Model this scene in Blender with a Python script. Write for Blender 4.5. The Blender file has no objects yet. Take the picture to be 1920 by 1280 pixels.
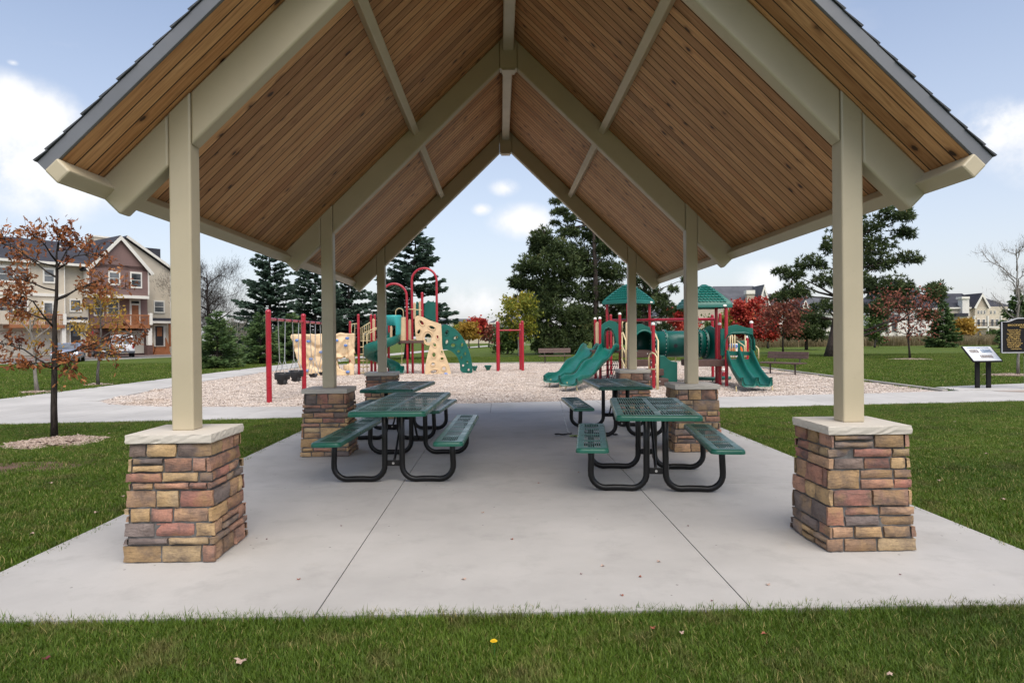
import bpy, math, random
import numpy as np
from mathutils import Matrix, Vector, noise
R = math.radians
SC = bpy.context.scene
COL = SC.collection
# ------------------------------------------------------------------ camera, sky, sun, exposure
CAM_H = 1.47
CM = Matrix.Rotation(R(-1.03), 3, 'Z') @ Matrix.Rotation(R(90 - 0.33), 3, 'X') @ Matrix.Rotation(R(-0.57), 3, 'Z')
cam = bpy.data.objects.new('camera', bpy.data.cameras.new('camera'))
COL.objects.link(cam)
cam.matrix_world = Matrix.Translation((0, 0, CAM_H)) @ CM.to_4x4()
cam.data.sensor_width = 36.0
cam.data.lens = 24.0
cam.data.clip_end = 5000
cam.data.clip_start = 0.05
SC.camera = cam
SUN_EL, SUN_AZ = 58.0, 160.0          # azimuth clockwise from +Y: behind the camera, a little to its right
sun = bpy.data.objects.new('sun', bpy.data.lights.new('sun', 'SUN'))
COL.objects.link(sun)
sun.data.energy = 1.5
sun.data.angle = R(60)
sun.data.color = (1.0, 0.93, 0.83)
sun.rotation_euler = Vector((math.sin(R(SUN_AZ)) * math.cos(R(SUN_EL)), math.cos(R(SUN_AZ)) * math.cos(R(SUN_EL)), math.sin(R(SUN_EL)))).to_track_quat('Z', 'Y').to_euler()
SC.view_settings.view_transform = 'Standard'
SC.view_settings.look = 'None'
SC.view_settings.gamma = 1
SC.view_settings.use_curve_mapping = False
SC.view_settings.exposure = 1.2
SC.cycles.max_bounces = 8
SC.cycles.diffuse_bounces = 5
SC.cycles.transparent_max_bounces = 12
SC.cycles.use_denoising = True

def ray(px, py):
    return (CM @ Vector(((px - 960) / 1280.0, -(py - 640) / 1280.0, -1))).normalized()
def G(px, py, z=0.0):
    d = ray(px, py); t = (z - CAM_H) / d.z
    return Vector((d.x * t, d.y * t, z))
def PY(px, py, Y):
    d = ray(px, py); t = Y / d.y
    return Vector((d.x * t, Y, CAM_H + d.z * t))

def build_world():
    w = bpy.data.worlds.new('World'); SC.world = w; w.use_nodes = True
    nt = w.node_tree; N = nt.nodes; L = nt.links
    for n in list(N): N.remove(n)
    out = N.new('ShaderNodeOutputWorld'); bg = N.new('ShaderNodeBackground')
    sky = N.new('ShaderNodeTexSky'); sky.sky_type = 'NISHITA'; sky.sun_disc = False
    sky.sun_elevation = R(SUN_EL); sky.sun_rotation = R(SUN_AZ)
    sky.air_density = 1.0; sky.dust_density = 2.5; sky.ozone_density = 1.2; sky.altitude = 250
    tc = N.new('ShaderNodeTexCoord')
    # thin veil and cumulus over the whole sky: noise on a flattened direction, puffs round a few directions
    sep = N.new('ShaderNodeSeparateXYZ'); L.new(tc.outputs['Generated'], sep.inputs[0])
    def math_(op, a, b=None, clamp=False):
        n = N.new('ShaderNodeMath'); n.operation = op; n.use_clamp = clamp
        for i, v in enumerate((a, b)):
            if v is None: continue
            if isinstance(v, (int, float)): n.inputs[i].default_value = v
            else: L.new(v, n.inputs[i])
        return n.outputs[0]
    zz = math_('ADD', math_('MAXIMUM', sep.outputs['Z'], 0.0), 0.16)
    cx = math_('DIVIDE', sep.outputs['X'], zz); cy = math_('DIVIDE', sep.outputs['Y'], zz)
    comb = N.new('ShaderNodeCombineXYZ'); L.new(cx, comb.inputs[0]); L.new(cy, comb.inputs[1])
    n1 = N.new('ShaderNodeTexNoise'); n1.inputs['Scale'].default_value = 0.62; n1.inputs['Detail'].default_value = 9; n1.inputs['Roughness'].default_value = 0.55
    L.new(comb.outputs[0], n1.inputs['Vector'])
    n2 = N.new('ShaderNodeTexNoise'); n2.inputs['Scale'].default_value = 9.0; n2.inputs['Detail'].default_value = 8; n2.inputs['Roughness'].default_value = 0.6
    L.new(tc.outputs['Generated'], n2.inputs['Vector'])
    puffs = [(20, 215, .10, .85), (70, 320, .13, .9), (-60, 260, .14, .95), (1880, 240, .08, .85), (2010, 270, .1, .9), (975, 415, .06, .7), (945, 352, .03, .65), (905, 393, .022, .6),
             (890, 560, .07, .7), (1430, 525, .06, .7), (120, 390, .018, .35), (25, 118, .008, .5), (1000, 430, .04, .5)]
    total = None
    for (px, py, rad, amp) in puffs:
        d = ray(px, py)
        vm = N.new('ShaderNodeVectorMath'); vm.operation = 'SUBTRACT'
        L.new(tc.outputs['Generated'], vm.inputs[0]); vm.inputs[1].default_value = d
        sc = N.new('ShaderNodeVectorMath'); sc.operation = 'MULTIPLY'; L.new(vm.outputs[0], sc.inputs[0]); sc.inputs[1].default_value = (1, 1, 1.75)
        ln = N.new('ShaderNodeVectorMath'); ln.operation = 'LENGTH'; L.new(sc.outputs[0], ln.inputs[0])
        fall = math_('MULTIPLY', math_('SUBTRACT', 1.0, math_('DIVIDE', ln.outputs['Value'], rad), True), amp * 1.7)
        total = fall if total is None else math_('MAXIMUM', total, fall)
    puff = math_('MULTIPLY', total, math_('MULTIPLY', math_('SUBTRACT', n2.outputs['Fac'], 0.30), 3.2), True)
    ramp = N.new('ShaderNodeMapRange'); ramp.inputs[1].default_value = 0.44; ramp.inputs[2].default_value = 0.74; ramp.inputs[4].default_value = 0.7
    L.new(n1.outputs['Fac'], ramp.inputs[0])
    sm = N.new('ShaderNodeMapRange'); sm.interpolation_type = 'SMOOTHSTEP'; sm.inputs[1].default_value = 0.06; sm.inputs[2].default_value = 0.72; L.new(puff, sm.inputs[0])
    veil = math_('MULTIPLY', math_('SUBTRACT', 1.0, math_('MULTIPLY', sep.outputs['Z'], 1.75), True), 0.62)   # milky towards the horizon
    cov = math_('MAXIMUM', ramp.outputs[0], veil)
    mix = N.new('ShaderNodeMix'); mix.data_type = 'RGBA'; L.new(cov, mix.inputs['Factor'])
    L.new(sky.outputs[0], mix.inputs['A']); mix.inputs['B'].default_value = (4.5, 4.45, 4.72, 1)
    mix2 = N.new('ShaderNodeMix'); mix2.data_type = 'RGBA'; L.new(sm.outputs[0], mix2.inputs['Factor']); L.new(mix.outputs['Result'], mix2.inputs['A']); mix2.inputs['B'].default_value = (5.1, 5.15, 5.3, 1)
    hs = mix2.outputs['Result']
    L.new(hs, bg.inputs['Color']); bg.inputs['Strength'].default_value = 0.087
    w.cycles.sampling_method = 'MANUAL'; w.cycles.sample_map_resolution = 512
    L.new(bg.outputs[0], out.inputs[0])
build_world()

# ------------------------------------------------------------------ materials
MATS = {}
class NT:
    def __init__(s, name):
        s.m = bpy.data.materials.new(name); s.m.use_nodes = True
        s.t = s.m.node_tree; s.N = s.t.nodes; s.L = s.t.links
        s.b = s.N['Principled BSDF']; s.out = s.N['Material Output']
        MATS[name] = s.m
    def n(s, ty, **kw):
        x = s.N.new(ty)
        for k, v in kw.items(): setattr(x, k, v)
        return x
    def link(s, a, b): s.L.new(a, b)
    def math(s, op, a, b=None, clamp=False):
        x = s.n('ShaderNodeMath', operation=op, use_clamp=clamp)
        for i, v in enumerate((a, b)):
            if v is None: continue
            if isinstance(v, (int, float)): x.inputs[i].default_value = v
            else: s.link(v, x.inputs[i])
        return x.outputs[0]
    def coord(s, kind='Object', scale=(1, 1, 1), rand=False):
        if kind == 'World':
            v = s.n('ShaderNodeNewGeometry').outputs['Position']
        else:
            v = s.n('ShaderNodeTexCoord').outputs[kind]
        mp = s.n('ShaderNodeMapping'); mp.inputs['Scale'].default_value = scale; s.link(v, mp.inputs['Vector'])
        if rand:
            oi = s.n('ShaderNodeObjectInfo'); c = s.n('ShaderNodeCombineXYZ')
            r = s.math('MULTIPLY', oi.outputs['Random'], 37.0)
            for i in range(3): s.link(r, c.inputs[i])
            s.link(c.outputs[0], mp.inputs['Location'])
        return mp.outputs[0]
    def noise(s, vec, scale, detail=5, rough=.55, dist=0):
        x = s.n('ShaderNodeTexNoise'); s.link(vec, x.inputs['Vector'])
        x.inputs['Scale'].default_value = scale; x.inputs['Detail'].default_value = detail
        x.inputs['Roughness'].default_value = rough; x.inputs['Distortion'].default_value = dist
        return x.outputs['Fac']
    def rng(s, v, a, b, c=0., d=1.):
        x = s.n('ShaderNodeMapRange'); s.link(v, x.inputs[0])
        for i, k in enumerate((a, b, c, d)): x.inputs[i + 1].default_value = k
        return x.outputs[0]
    def ramp(s, v, stops):
        x = s.n('ShaderNodeValToRGB'); s.link(v, x.inputs[0]); e = x.color_ramp.elements
        while len(e) < len(stops): e.new(0.5)
        for i, (p, c) in enumerate(stops): e[i].position = p; e[i].color = (*c, 1)
        return x.outputs[0]
    def mix(s, f, a, b, blend='MIX'):
        x = s.n('ShaderNodeMix', data_type='RGBA', blend_type=blend)
        for k, v in (('Factor', f), ('A', a), ('B', b)):
            if isinstance(v, (int, float)): x.inputs[k].default_value = v
            elif isinstance(v, tuple): x.inputs[k].default_value = (*v, 1)
            else: s.link(v, x.inputs[k])
        return x.outputs['Result']
    def bump(s, h, strength=.3, dist=.01):
        x = s.n('ShaderNodeBump'); x.inputs['Strength'].default_value = strength; x.inputs['Distance'].default_value = dist
        s.link(h, x.inputs['Height']); s.link(x.outputs[0], s.b.inputs['Normal'])
    def base(s, c):
        if isinstance(c, tuple): s.b.inputs['Base Color'].default_value = (*c, 1)
        else: s.link(c, s.b.inputs['Base Color'])
    def rough(s, r):
        if isinstance(r, (int, float)): s.b.inputs['Roughness'].default_value = r
        else: s.link(r, s.b.inputs['Roughness'])

def mul(c, k): return tuple(min(1, x * k) for x in c)
def paint(name, col, rough=.5, var=.12, scale=3, bump=0., bscale=60, metal=0., spec=.5, coat=0., rand=False, dirt=0.):
    s = NT(name); v = s.coord('Object', rand=rand)
    f = s.noise(v, scale, 6)
    c = s.mix(s.rng(f, .3, .7), mul(col, 1 - var), mul(col, 1 + var))
    if dirt:
        g = s.noise(v, scale * 4.3, 8, .7)
        c = s.mix(s.rng(g, .56, .75, 0, dirt), c, (.16, .13, .10))
    s.base(c)
    s.rough(s.rng(s.noise(v, scale * 3, 4), .3, .7, max(0, rough - .08), min(1, rough + .08)))
    s.b.inputs['Metallic'].default_value = metal; s.b.inputs['Specular IOR Level'].default_value = spec
    s.b.inputs['Coat Weight'].default_value = coat
    if bump: s.bump(s.noise(v, bscale, 4), bump, .004)
    return s.m

def leafmat(name, stops, trans=.35, rough=.6):
    """foliage: colour by the leaf's own number and by place in the crown, some light let through"""
    s = NT(name)
    a = s.n('ShaderNodeAttribute', attribute_name='rnd').outputs['Fac']
    w = s.noise(s.coord('World'), .9, 3)
    f = s.math('ADD', s.math('MULTIPLY', a, .7), s.math('MULTIPLY', s.math('SUBTRACT', w, .35), 1.0), True)
    c = s.ramp(f, stops)
    s.base(c); s.rough(rough); s.b.inputs['Specular IOR Level'].default_value = .25
    tr = s.n('ShaderNodeBsdfTranslucent'); s.link(c, tr.inputs['Color'])
    mx = s.n('ShaderNodeMixShader'); mx.inputs[0].default_value = trans
    s.link(s.b.outputs[0], mx.inputs[1]); s.link(tr.outputs[0], mx.inputs[2]); s.link(mx.outputs[0], s.out.inputs[0])
    return s.m

# ------------------------------------------------------------------ mesh collecting
def basis(d, up=(0, 0, 1)):
    d = Vector(d).normalized(); up = Vector(up)
    if abs(d.dot(up)) > .99: up = Vector((0, 1, 0)) if abs(d.y) < .9 else Vector((1, 0, 0))
    x = d.cross(up).normalized()
    return x, x.cross(d).normalized()

class MB:
    """collects shapes; build() links them as ONE mesh object"""
    def __init__(s): s.v = []; s.f = []; s.r = []
    def add(s, vs, fs, rnd=None):
        o = len(s.v); s.v += [tuple(p) for p in vs]; s.f += [tuple(i + o for i in f) for f in fs]
        if rnd is not None: s.r += [rnd] * len(fs)
        return s
    def box(s, c, size, rot=None):
        x, y, z = (k / 2 for k in size); c = Vector(c)
        p = [Vector((i * x, j * y, k * z)) for k in (-1, 1) for j in (-1, 1) for i in (-1, 1)]
        if rot is not None: p = [rot @ q for q in p]
        return s.add([c + q for q in p], [(0, 2, 3, 1), (4, 5, 7, 6), (0, 1, 5, 4), (2, 6, 7, 3), (0, 4, 6, 2), (1, 3, 7, 5)])
    def bx(s, a, b):
        return s.box([(a[i] + b[i]) / 2 for i in range(3)], [abs(b[i] - a[i]) for i in range(3)])
    def beam(s, p, q, w, h, up=(0, 0, 1)):
        p, q = Vector(p), Vector(q); x, y = basis(q - p, up)
        k = [(-1, -1), (1, -1), (1, 1), (-1, 1)]
        vs = [e + x * (i * w / 2) + y * (j * h / 2) for e in (p, q) for i, j in k]
        return s.add(vs, [(3, 2, 1, 0), (4, 5, 6, 7)] + [(i, (i + 1) % 4, 4 + (i + 1) % 4, 4 + i) for i in range(4)])
    def tube(s, path, r, n=8, cap=True, rnd=None):
        path = [Vector(p) for p in path]; rs = r if isinstance(r, (list, tuple)) else [r] * len(path)
        vs = []; x = y = None
        for i, p in enumerate(path):
            d = (path[min(i + 1, len(path) - 1)] - path[max(i - 1, 0)])
            if d.length < 1e-9: d = Vector((0, 0, 1))
            d.normalize()
            if x is None: x, y = basis(d)
            else:
                x = (x - d * x.dot(d)).normalized(); y = x.cross(d).normalized()
            vs += [p + (x * math.cos(t * 2 * math.pi / n) + y * math.sin(t * 2 * math.pi / n)) * rs[i] for t in range(n)]
        fs = [(i * n + t, i * n + (t + 1) % n, (i + 1) * n + (t + 1) % n, (i + 1) * n + t) for i in range(len(path) - 1) for t in range(n)]
        if cap: fs += [tuple(range(n))[::-1], tuple(range((len(path) - 1) * n, len(path) * n))]
        return s.add(vs, fs, rnd)
    def ball(s, c, r, n=10, m=6, sq=(1, 1, 1)):
        c = Vector(c); vs = [c + Vector((0, 0, r * sq[2]))]
        for j in range(1, m):
            a = math.pi * j / m
            vs += [c + Vector((math.sin(a) * math.cos(t * 2 * math.pi / n) * r * sq[0], math.sin(a) * math.sin(t * 2 * math.pi / n) * r * sq[1], math.cos(a) * r * sq[2])) for t in range(n)]
        vs.append(c - Vector((0, 0, r * sq[2]))); e = len(vs) - 1
        fs = [(0, 1 + t, 1 + (t + 1) % n) for t in range(n)]
        fs += [(1 + (j - 1) * n + t, 1 + j * n + t, 1 + j * n + (t + 1) % n, 1 + (j - 1) * n + (t + 1) % n) for j in range(1, m - 1) for t in range(n)]
        fs += [(e, 1 + (m - 2) * n + (t + 1) % n, 1 + (m - 2) * n + t) for t in range(n)]
        return s.add(vs, fs)
    def prism(s, poly, axis, a, b):
        """poly of 2-D points swept along an axis ('X','Y','Z') from a to b"""
        def P(u, v, t): return {'X': (t, u, v), 'Y': (u, t, v), 'Z': (u, v, t)}[axis]
        n = len(poly); vs = [P(u, v, a) for u, v in poly] + [P(u, v, b) for u, v in poly]
        return s.add(vs, [tuple(range(n))[::-1], tuple(range(n, 2 * n))] + [(i, (i + 1) % n, n + (i + 1) % n, n + i) for i in range(n)])
    def strip(s, rows, closed=False):
        """quads between rows of points"""
        n = len(rows[0]); vs = [p for r in rows for p in r]
        return s.add(vs, [(i * n + j, i * n + (j + 1) % n, (i + 1) * n + (j + 1) % n, (i + 1) * n + j) for i in range(len(rows) - 1) for j in range(n if closed else n - 1)])
    def xf(s, m):
        s.v = [tuple(m @ Vector(p)) for p in s.v]; return s
    def mesh(s, name, mat, smooth=False):
        me = bpy.data.meshes.new(name); me.from_pydata(s.v, [], s.f)
        if mat: me.materials.append(MATS[mat] if isinstance(mat, str) else mat)
        if s.r and len(s.r) == len(s.f):
            me.attributes.new('rnd', 'FLOAT', 'FACE').data.foreach_set('value', s.r)
        if smooth: me.polygons.foreach_set('use_smooth', [True] * len(me.polygons))
        me.update(); return me
    def build(s, name, mat, parent=None, smooth=False, bevel=0, world=True, segs=2, fixn=False):
        """vertices are in world space (world=True) or already local to the parent"""
        if parent is not None and world:
            o = origin(parent); s.v = [(p[0] - o.x, p[1] - o.y, p[2] - o.z) for p in s.v]
        me = s.mesh(name, mat, smooth)
        if fixn:
            import bmesh
            b = bmesh.new(); b.from_mesh(me); bmesh.ops.recalc_face_normals(b, faces=b.faces); b.to_mesh(me); b.free()
        ob = link(name, me, parent)
        if bevel:
            m = ob.modifiers.new('bevel', 'BEVEL'); m.width = bevel; m.segments = segs; m.limit_method = 'ANGLE'; m.angle_limit = R(35)
        if smooth == 'auto':
            me.polygons.foreach_set('use_smooth', [True] * len(me.polygons))
            me.set_sharp_from_angle(angle=R(40))
        return ob
def origin(o):
    v = Vector((0, 0, 0))
    while o is not None: v += o.location; o = o.parent
    return v
def link(name, data, parent=None, loc=None):
    ob = bpy.data.objects.new(name, data); COL.objects.link(ob)
    if parent is not None: ob.parent = parent
    if loc is not None: ob.location = loc
    return ob
def tag(o, label=None, cat=None, group=None, kind=None):
    for k, v in (('label', label), ('category', cat), ('group', group), ('kind', kind)):
        if v: o[k] = v
    return o
def thing(name, loc, label, cat, group=None, rz=0):
    o = link(name, None, None, loc); o.rotation_euler.z = rz; o.empty_display_size = .2
    return tag(o, label, cat, group)
def copy_tree(o, parent=None):
    c = o.copy(); COL.objects.link(c); c.parent = parent
    for ch in list(o.children): copy_tree(ch, c)
    return c
def arc(c, r, a0, a1, n, plane='XZ'):
    out = []
    for i in range(n + 1):
        a = R(a0 + (a1 - a0) * i / n); u, v = math.cos(a) * r, math.sin(a) * r
        out.append(Vector(c) + {'XZ': Vector((u, 0, v)), 'YZ': Vector((0, u, v)), 'XY': Vector((u, v, 0))}[plane])
    return out
def inpoly(x, y, poly):
    """numpy point-in-polygon"""
    r = np.zeros(x.shape, bool); n = len(poly)
    for i in range(n):
        x0, y0 = poly[i][:2]; x1, y1 = poly[(i + 1) % n][:2]
        c = ((y0 > y) != (y1 > y)) & (x < (x1 - x0) * (y - y0) / ((y1 - y0) or 1e-12) + x0)
        r ^= c
    return r
# ------------------------------------------------------------------ base materials
def m_concrete(name, col, stain=.35, broom=True):
    s = NT(name); v = s.coord('World')
    a = s.noise(v, .55, 6, .6); b = s.noise(v, 3.1, 8, .65); g = s.noise(v, 120, 3, .6)
    c = s.mix(s.rng(a, .36, .64), mul(col, .84), mul(col, 1.10))
    c = s.mix(s.rng(b, .52, .8, 0, stain), c, mul(col, .66))
    c = s.mix(s.rng(s.noise(v, 1.3, 7, .7, 1.2), .58, .75, 0, stain * .6), c, (.42, .385, .33))
    vo = s.n('ShaderNodeTexVoronoi'); s.link(v, vo.inputs['Vector']); vo.inputs['Scale'].default_value = 6.5
    spot = s.math('LESS_THAN', vo.outputs['Distance'], .055)
    keep = s.math('GREATER_THAN', s.noise(v, 2.3, 2), .50)
    c = s.mix(s.math('MULTIPLY', s.math('MULTIPLY', spot, keep), .75), c, (.09, .085, .08))
    c = s.mix(s.rng(g, .25, .75, 0, .3), c, mul(col, .8))
    s.base(c); s.rough(s.rng(b, .3, .7, .72, .9)); s.b.inputs['Specular IOR Level'].default_value = .3
    if broom:
        br = s.noise(s.coord('World', (2, 90, 1)), 2.0, 3)
        s.bump(s.math('ADD', s.math('MULTIPLY', br, .5), g), .22, .004)
m_concrete('concrete', (.43, .414, .392), .65)
m_concrete('path_concrete', (.475, .455, .425), .35)
m_concrete('limestone', (.56, .515, .445), .3, False)
m_concrete('kerb_concrete', (.34, .32, .29), .5, False)
m_concrete('paver', (.36, .29, .245), .3, False)
paint('joint_soil', (.045, .042, .036), .95, .3, 20)
paint('mortar', (.125, .12, .115), .95, .25, 30, .6, 90)
paint('beam_paint', (.49, .42, .29), .42, .05, 2, .08, 180, dirt=.12)
paint('fascia_metal', (.15, .155, .17), .45, .1, 3)
paint('shingle_grey', (.075, .08, .09), .9, .35, 14, .7, 60)

def m_lawn():
    s = NT('lawn'); v = s.coord('World')
    a = s.noise(v, .16, 5, .6); b = s.noise(v, 1.4, 6, .7); d = s.noise(v, 26, 5, .75)
    c = s.mix(s.rng(a, .3, .7), (.078, .125, .013), (.13, .178, .023))
    c = s.mix(s.rng(b, .5, .8, 0, .55), c, (.115, .115, .036))
    c = s.mix(s.rng(d, .3, .72), s.mix(.55, c, (.015, .028, .006)), s.mix(.25, c, (.15, .20, .05)))
    s.base(c); s.rough(.9); s.b.inputs['Specular IOR Level'].default_value = .15
    s.bump(s.math('ADD', d, s.noise(v, 7, 4)), 1.0, .05)
m_lawn()
def m_blade(name, lo, hi, dry):
    s = NT(name); v = s.coord('World')
    r = s.n('ShaderNodeAttribute', attribute_name='rnd').outputs['Fac']
    a = s.noise(v, .5, 4, .6); b = s.noise(v, 2.6, 5, .7)
    c = s.mix(s.math('ADD', s.math('MULTIPLY', r, .7), s.rng(a, .3, .7, -.1, .4), True), lo, hi)
    c = s.mix(s.math('MULTIPLY', s.rng(b, .52, .72), .8), c, s.mix(r, mul(dry, .6), dry))
    c = s.mix(s.rng(s.noise(v, 1.3, 5, .7), .52, .70, 0, .75), c, mul(lo, .5))
    oneoff = s.math('GREATER_THAN', r, .93)
    c = s.mix(s.math('MULTIPLY', oneoff, .8), c, mul(dry, 1.25))
    s.base(c); s.rough(.55); s.b.inputs['Specular IOR Level'].default_value = .3
    tr = s.n('ShaderNodeBsdfTranslucent'); s.link(c, tr.inputs['Color'])
    mx = s.n('ShaderNodeMixShader'); mx.inputs[0].default_value = .35
    s.link(s.b.outputs[0], mx.inputs[1]); s.link(tr.outputs[0], mx.inputs[2]); s.link(mx.outputs[0], s.out.inputs[0])
m_blade('grass_blade', (.050, .100, .008), (.155, .235, .025), (.34, .275, .11))
m_blade('tall_grass_blade', (.14, .125, .055), (.34, .265, .15), (.42, .33, .22))
def m_chips(name, inst, dim=1.):
    s = NT(name); v = s.coord('World')
    if inst:
        r = s.n('ShaderNodeAttribute', attribute_name='rnd').outputs['Fac']
    else:
        vo = s.n('ShaderNodeTexVoronoi'); s.link(v, vo.inputs['Vector']); vo.inputs['Scale'].default_value = 27
        sx = s.n('ShaderNodeSeparateColor'); s.link(vo.outputs['Color'], sx.inputs[0]); r = sx.outputs[0]
    c = s.ramp(r, [(0, (.20, .15, .125)), (.2, (.45, .37, .32)), (.55, (.60, .515, .44)), (1, (.75, .675, .60))])
    c = s.mix(s.rng(s.noise(v, .5, 5, .65), .52, .75, 0, .4), c, (.46, .32, .21))
    if dim < 1: c = s.mix(1.0, c, (dim, dim * .9, dim * .84), 'MULTIPLY')
    s.base(c); s.rough(.9)
    if not inst: s.bump(vo.outputs['Distance'], 1.0, .03)
m_chips('wood_chips', False); m_chips('wood_chip_piece', True); m_chips('mulch_piece', True, .62)

# ------------------------------------------------------------------ ground, slab, paths
def sheet(name, poly, z, mat, parent=None):
    mb = MB(); mb.add([(p[0], p[1], z) for p in poly], [tuple(range(len(poly)))])
    return mb.build(name, mat, parent)
LAWN_Z = -.03
gm = MB(); xs = [-900, -300, -100, -40, -15, 0, 15, 40, 100, 300, 900]; ys = [-60, -10, 4, 15, 30, 60, 110, 200, 400, 900, 2000]
gm.strip([[(x, y, LAWN_Z) for x in xs] for y in ys])
gm.v = [tuple(v) for v in gm.v]
ground = gm.build('ground', 'lawn'); tag(ground, kind='structure')

def panels(root, cells, top=0., thick=.10, mat='concrete', gap=.004):
    """each concrete panel its own slab, inset by half the joint"""
    for q in cells:
        c = Vector((sum(p[0] for p in q) / 4, sum(p[1] for p in q) / 4))
        pts = []
        for p in q:
            d = Vector(p[:2]) - c
            pts.append((p[0] - gap * (1 if d.x > 0 else -1), p[1] - gap * (1 if d.y > 0 else -1)))
        MB().prism(pts, 'Z', top - thick, top).build('concrete_panel', mat, root, fixn=True)
SX0, SX1, SY0 = -3.22, 3.53, 3.64
def A(x): return 13.4 + .1 * x
slab = link('pavilion_slab', None); tag(slab, kind='structure')
xs = [SX0, -1.0, 1.34, SX1]; rows = [SY0, 6.75, 9.9, None]
panels(slab, [[(xs[i], rows[j]), (xs[i + 1], rows[j]), (xs[i + 1], rows[j + 1] or A(xs[i + 1]) - .01), (xs[i], rows[j + 1] or A(xs[i]) - .01)] for i in range(3) for j in range(3)])
sheet('joint_bed', [(SX0 + .02, SY0 + .02), (SX1 - .02, SY0 + .02), (SX1 - .02, 13.6), (SX0 + .02, 13.1)], -.02, 'joint_soil', slab)

CHIPS = [(-10.0, 17.2), (-9.7, 16.75), (-9.2, 16.2), (-8.3, 15.7), (-7.4, 15.4), (-4.2, 15.0), (1.5, 15.65), (10.7, 17.05), (11.35, 17.15), (11.4, 18.8), (11.6, 24.6), (11.9, 32.6), (11.7, 37.0), (10.6, 39.3), (-9, 39.5), (-10.6, 38), (-10.8, 30), (-10.8, 24.75), (-10.4, 20.6), (-10.15, 18)]
chips = sheet('wood_chip_bed', CHIPS, -.02, 'wood_chips'); tag(chips, kind='structure')
def Bf(x):
    P = [(-16, 17.2), (-10, 17.2), (-9.7, 16.75), (-9.2, 16.2), (-8.3, 15.7), (-7.4, 15.4), (-4.2, 15.0), (1.5, 15.65), (10.7, 17.05), (40, 21.5)]
    return float(np.interp(x, [p[0] for p in P], [p[1] for p in P]))
path = link('footpath', None); tag(path, kind='structure')
px = [-16, -13, -10.6, -9.9, -9.2, -8.3, -7.4, -5.0, -2.6, -.2, 2.2, 4.6, 7.0, 9.4, 11.8, 14.2, 16.6, 19, 22, 26]
panels(path, [[(a, A(a)), (b, A(b)), (b, Bf(b)), (a, Bf(a))] for a, b in zip(px[:-1], px[1:])], mat='path_concrete')
ly = [17.2, 19.6, 22, 24.4, 26.8, 29.2, 31.6, 34, 36.4, 39, 43, 48]
def Lx(y): return float(np.interp(y, [17.2, 18, 20.6, 24.75, 38, 48], [-10.0, -10.15, -10.4, -10.8, -10.8, -10.2]))
panels(path, [[(-13.05, a), (Lx(a), a), (Lx(b), b), (-13.05, b)] for a, b in zip(ly[:-1], ly[1:])], mat='path_concrete')
far = [(-11.9, 48), (-11.3, 56), (-10.2, 66), (-8.2, 82), (-5.4, 104), (-.5, 135), (12, 150)]
for (a, b) in zip(far[:-1], far[1:]):
    d = Vector((b[0] - a[0], b[1] - a[1])).normalized(); n = Vector((-d.y, d.x)) * 1.15
    MB().prism([(a[0] + n.x, a[1] + n.y), (a[0] - n.x, a[1] - n.y), (b[0] - n.x, b[1] - n.y), (b[0] + n.x, b[1] + n.y)], 'Z', -.1, -.012).build('concrete_panel', 'path_concrete', path, fixn=True)
sheet('joint_bed', [(-12.9, 12.3), (25, 15.98), (25, 19.1), (11, 17.0), (1.5, 15.6), (-4.2, 14.95), (-7.4, 15.35), (-9.4, 16.2), (-10.05, 17.2), (-12.9, 17.2)], -.021, 'joint_soil', path)
# pad that carries the signs, and the brick-coloured paving beside it
pad = link('sign_pad', None); tag(pad, kind='structure')
panels(pad, [[(11.75, 17.28), (13.6, 17.56), (13.8, 19.05), (11.9, 18.45)], [(13.6, 17.56), (18.5, 18.3), (18.5, 20.3), (13.8, 19.05)]], mat='path_concrete', top=.004)
sheet('paver_strip', [(13.2, 16.2), (19, 17.0), (19, 17.9), (12.4, 17.0)], .006, 'paver', pad)
# kerbs round the chip bed
kerb = link('playground_kerb', None); tag(kerb, kind='structure')
kp = [(11.35, 17.2), (11.4, 18.8), (11.5, 21.7), (11.6, 24.6), (11.75, 28.6), (11.9, 32.6), (11.7, 37.0), (10.6, 39.3), (5.6, 39.4), (.5, 39.4), (-4.5, 39.4), (-9, 39.5), (-10.6, 38.1)]
for a, b in zip(kp[:-1], kp[1:]):
    a, b = Vector((*a, -.01)), Vector((*b, -.01)); d = (b - a).normalized()
    MB().beam(a + d * .006, b - d * .006, .15, .10).build('kerb_block', 'kerb_concrete', kerb, bevel=.015)

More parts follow.
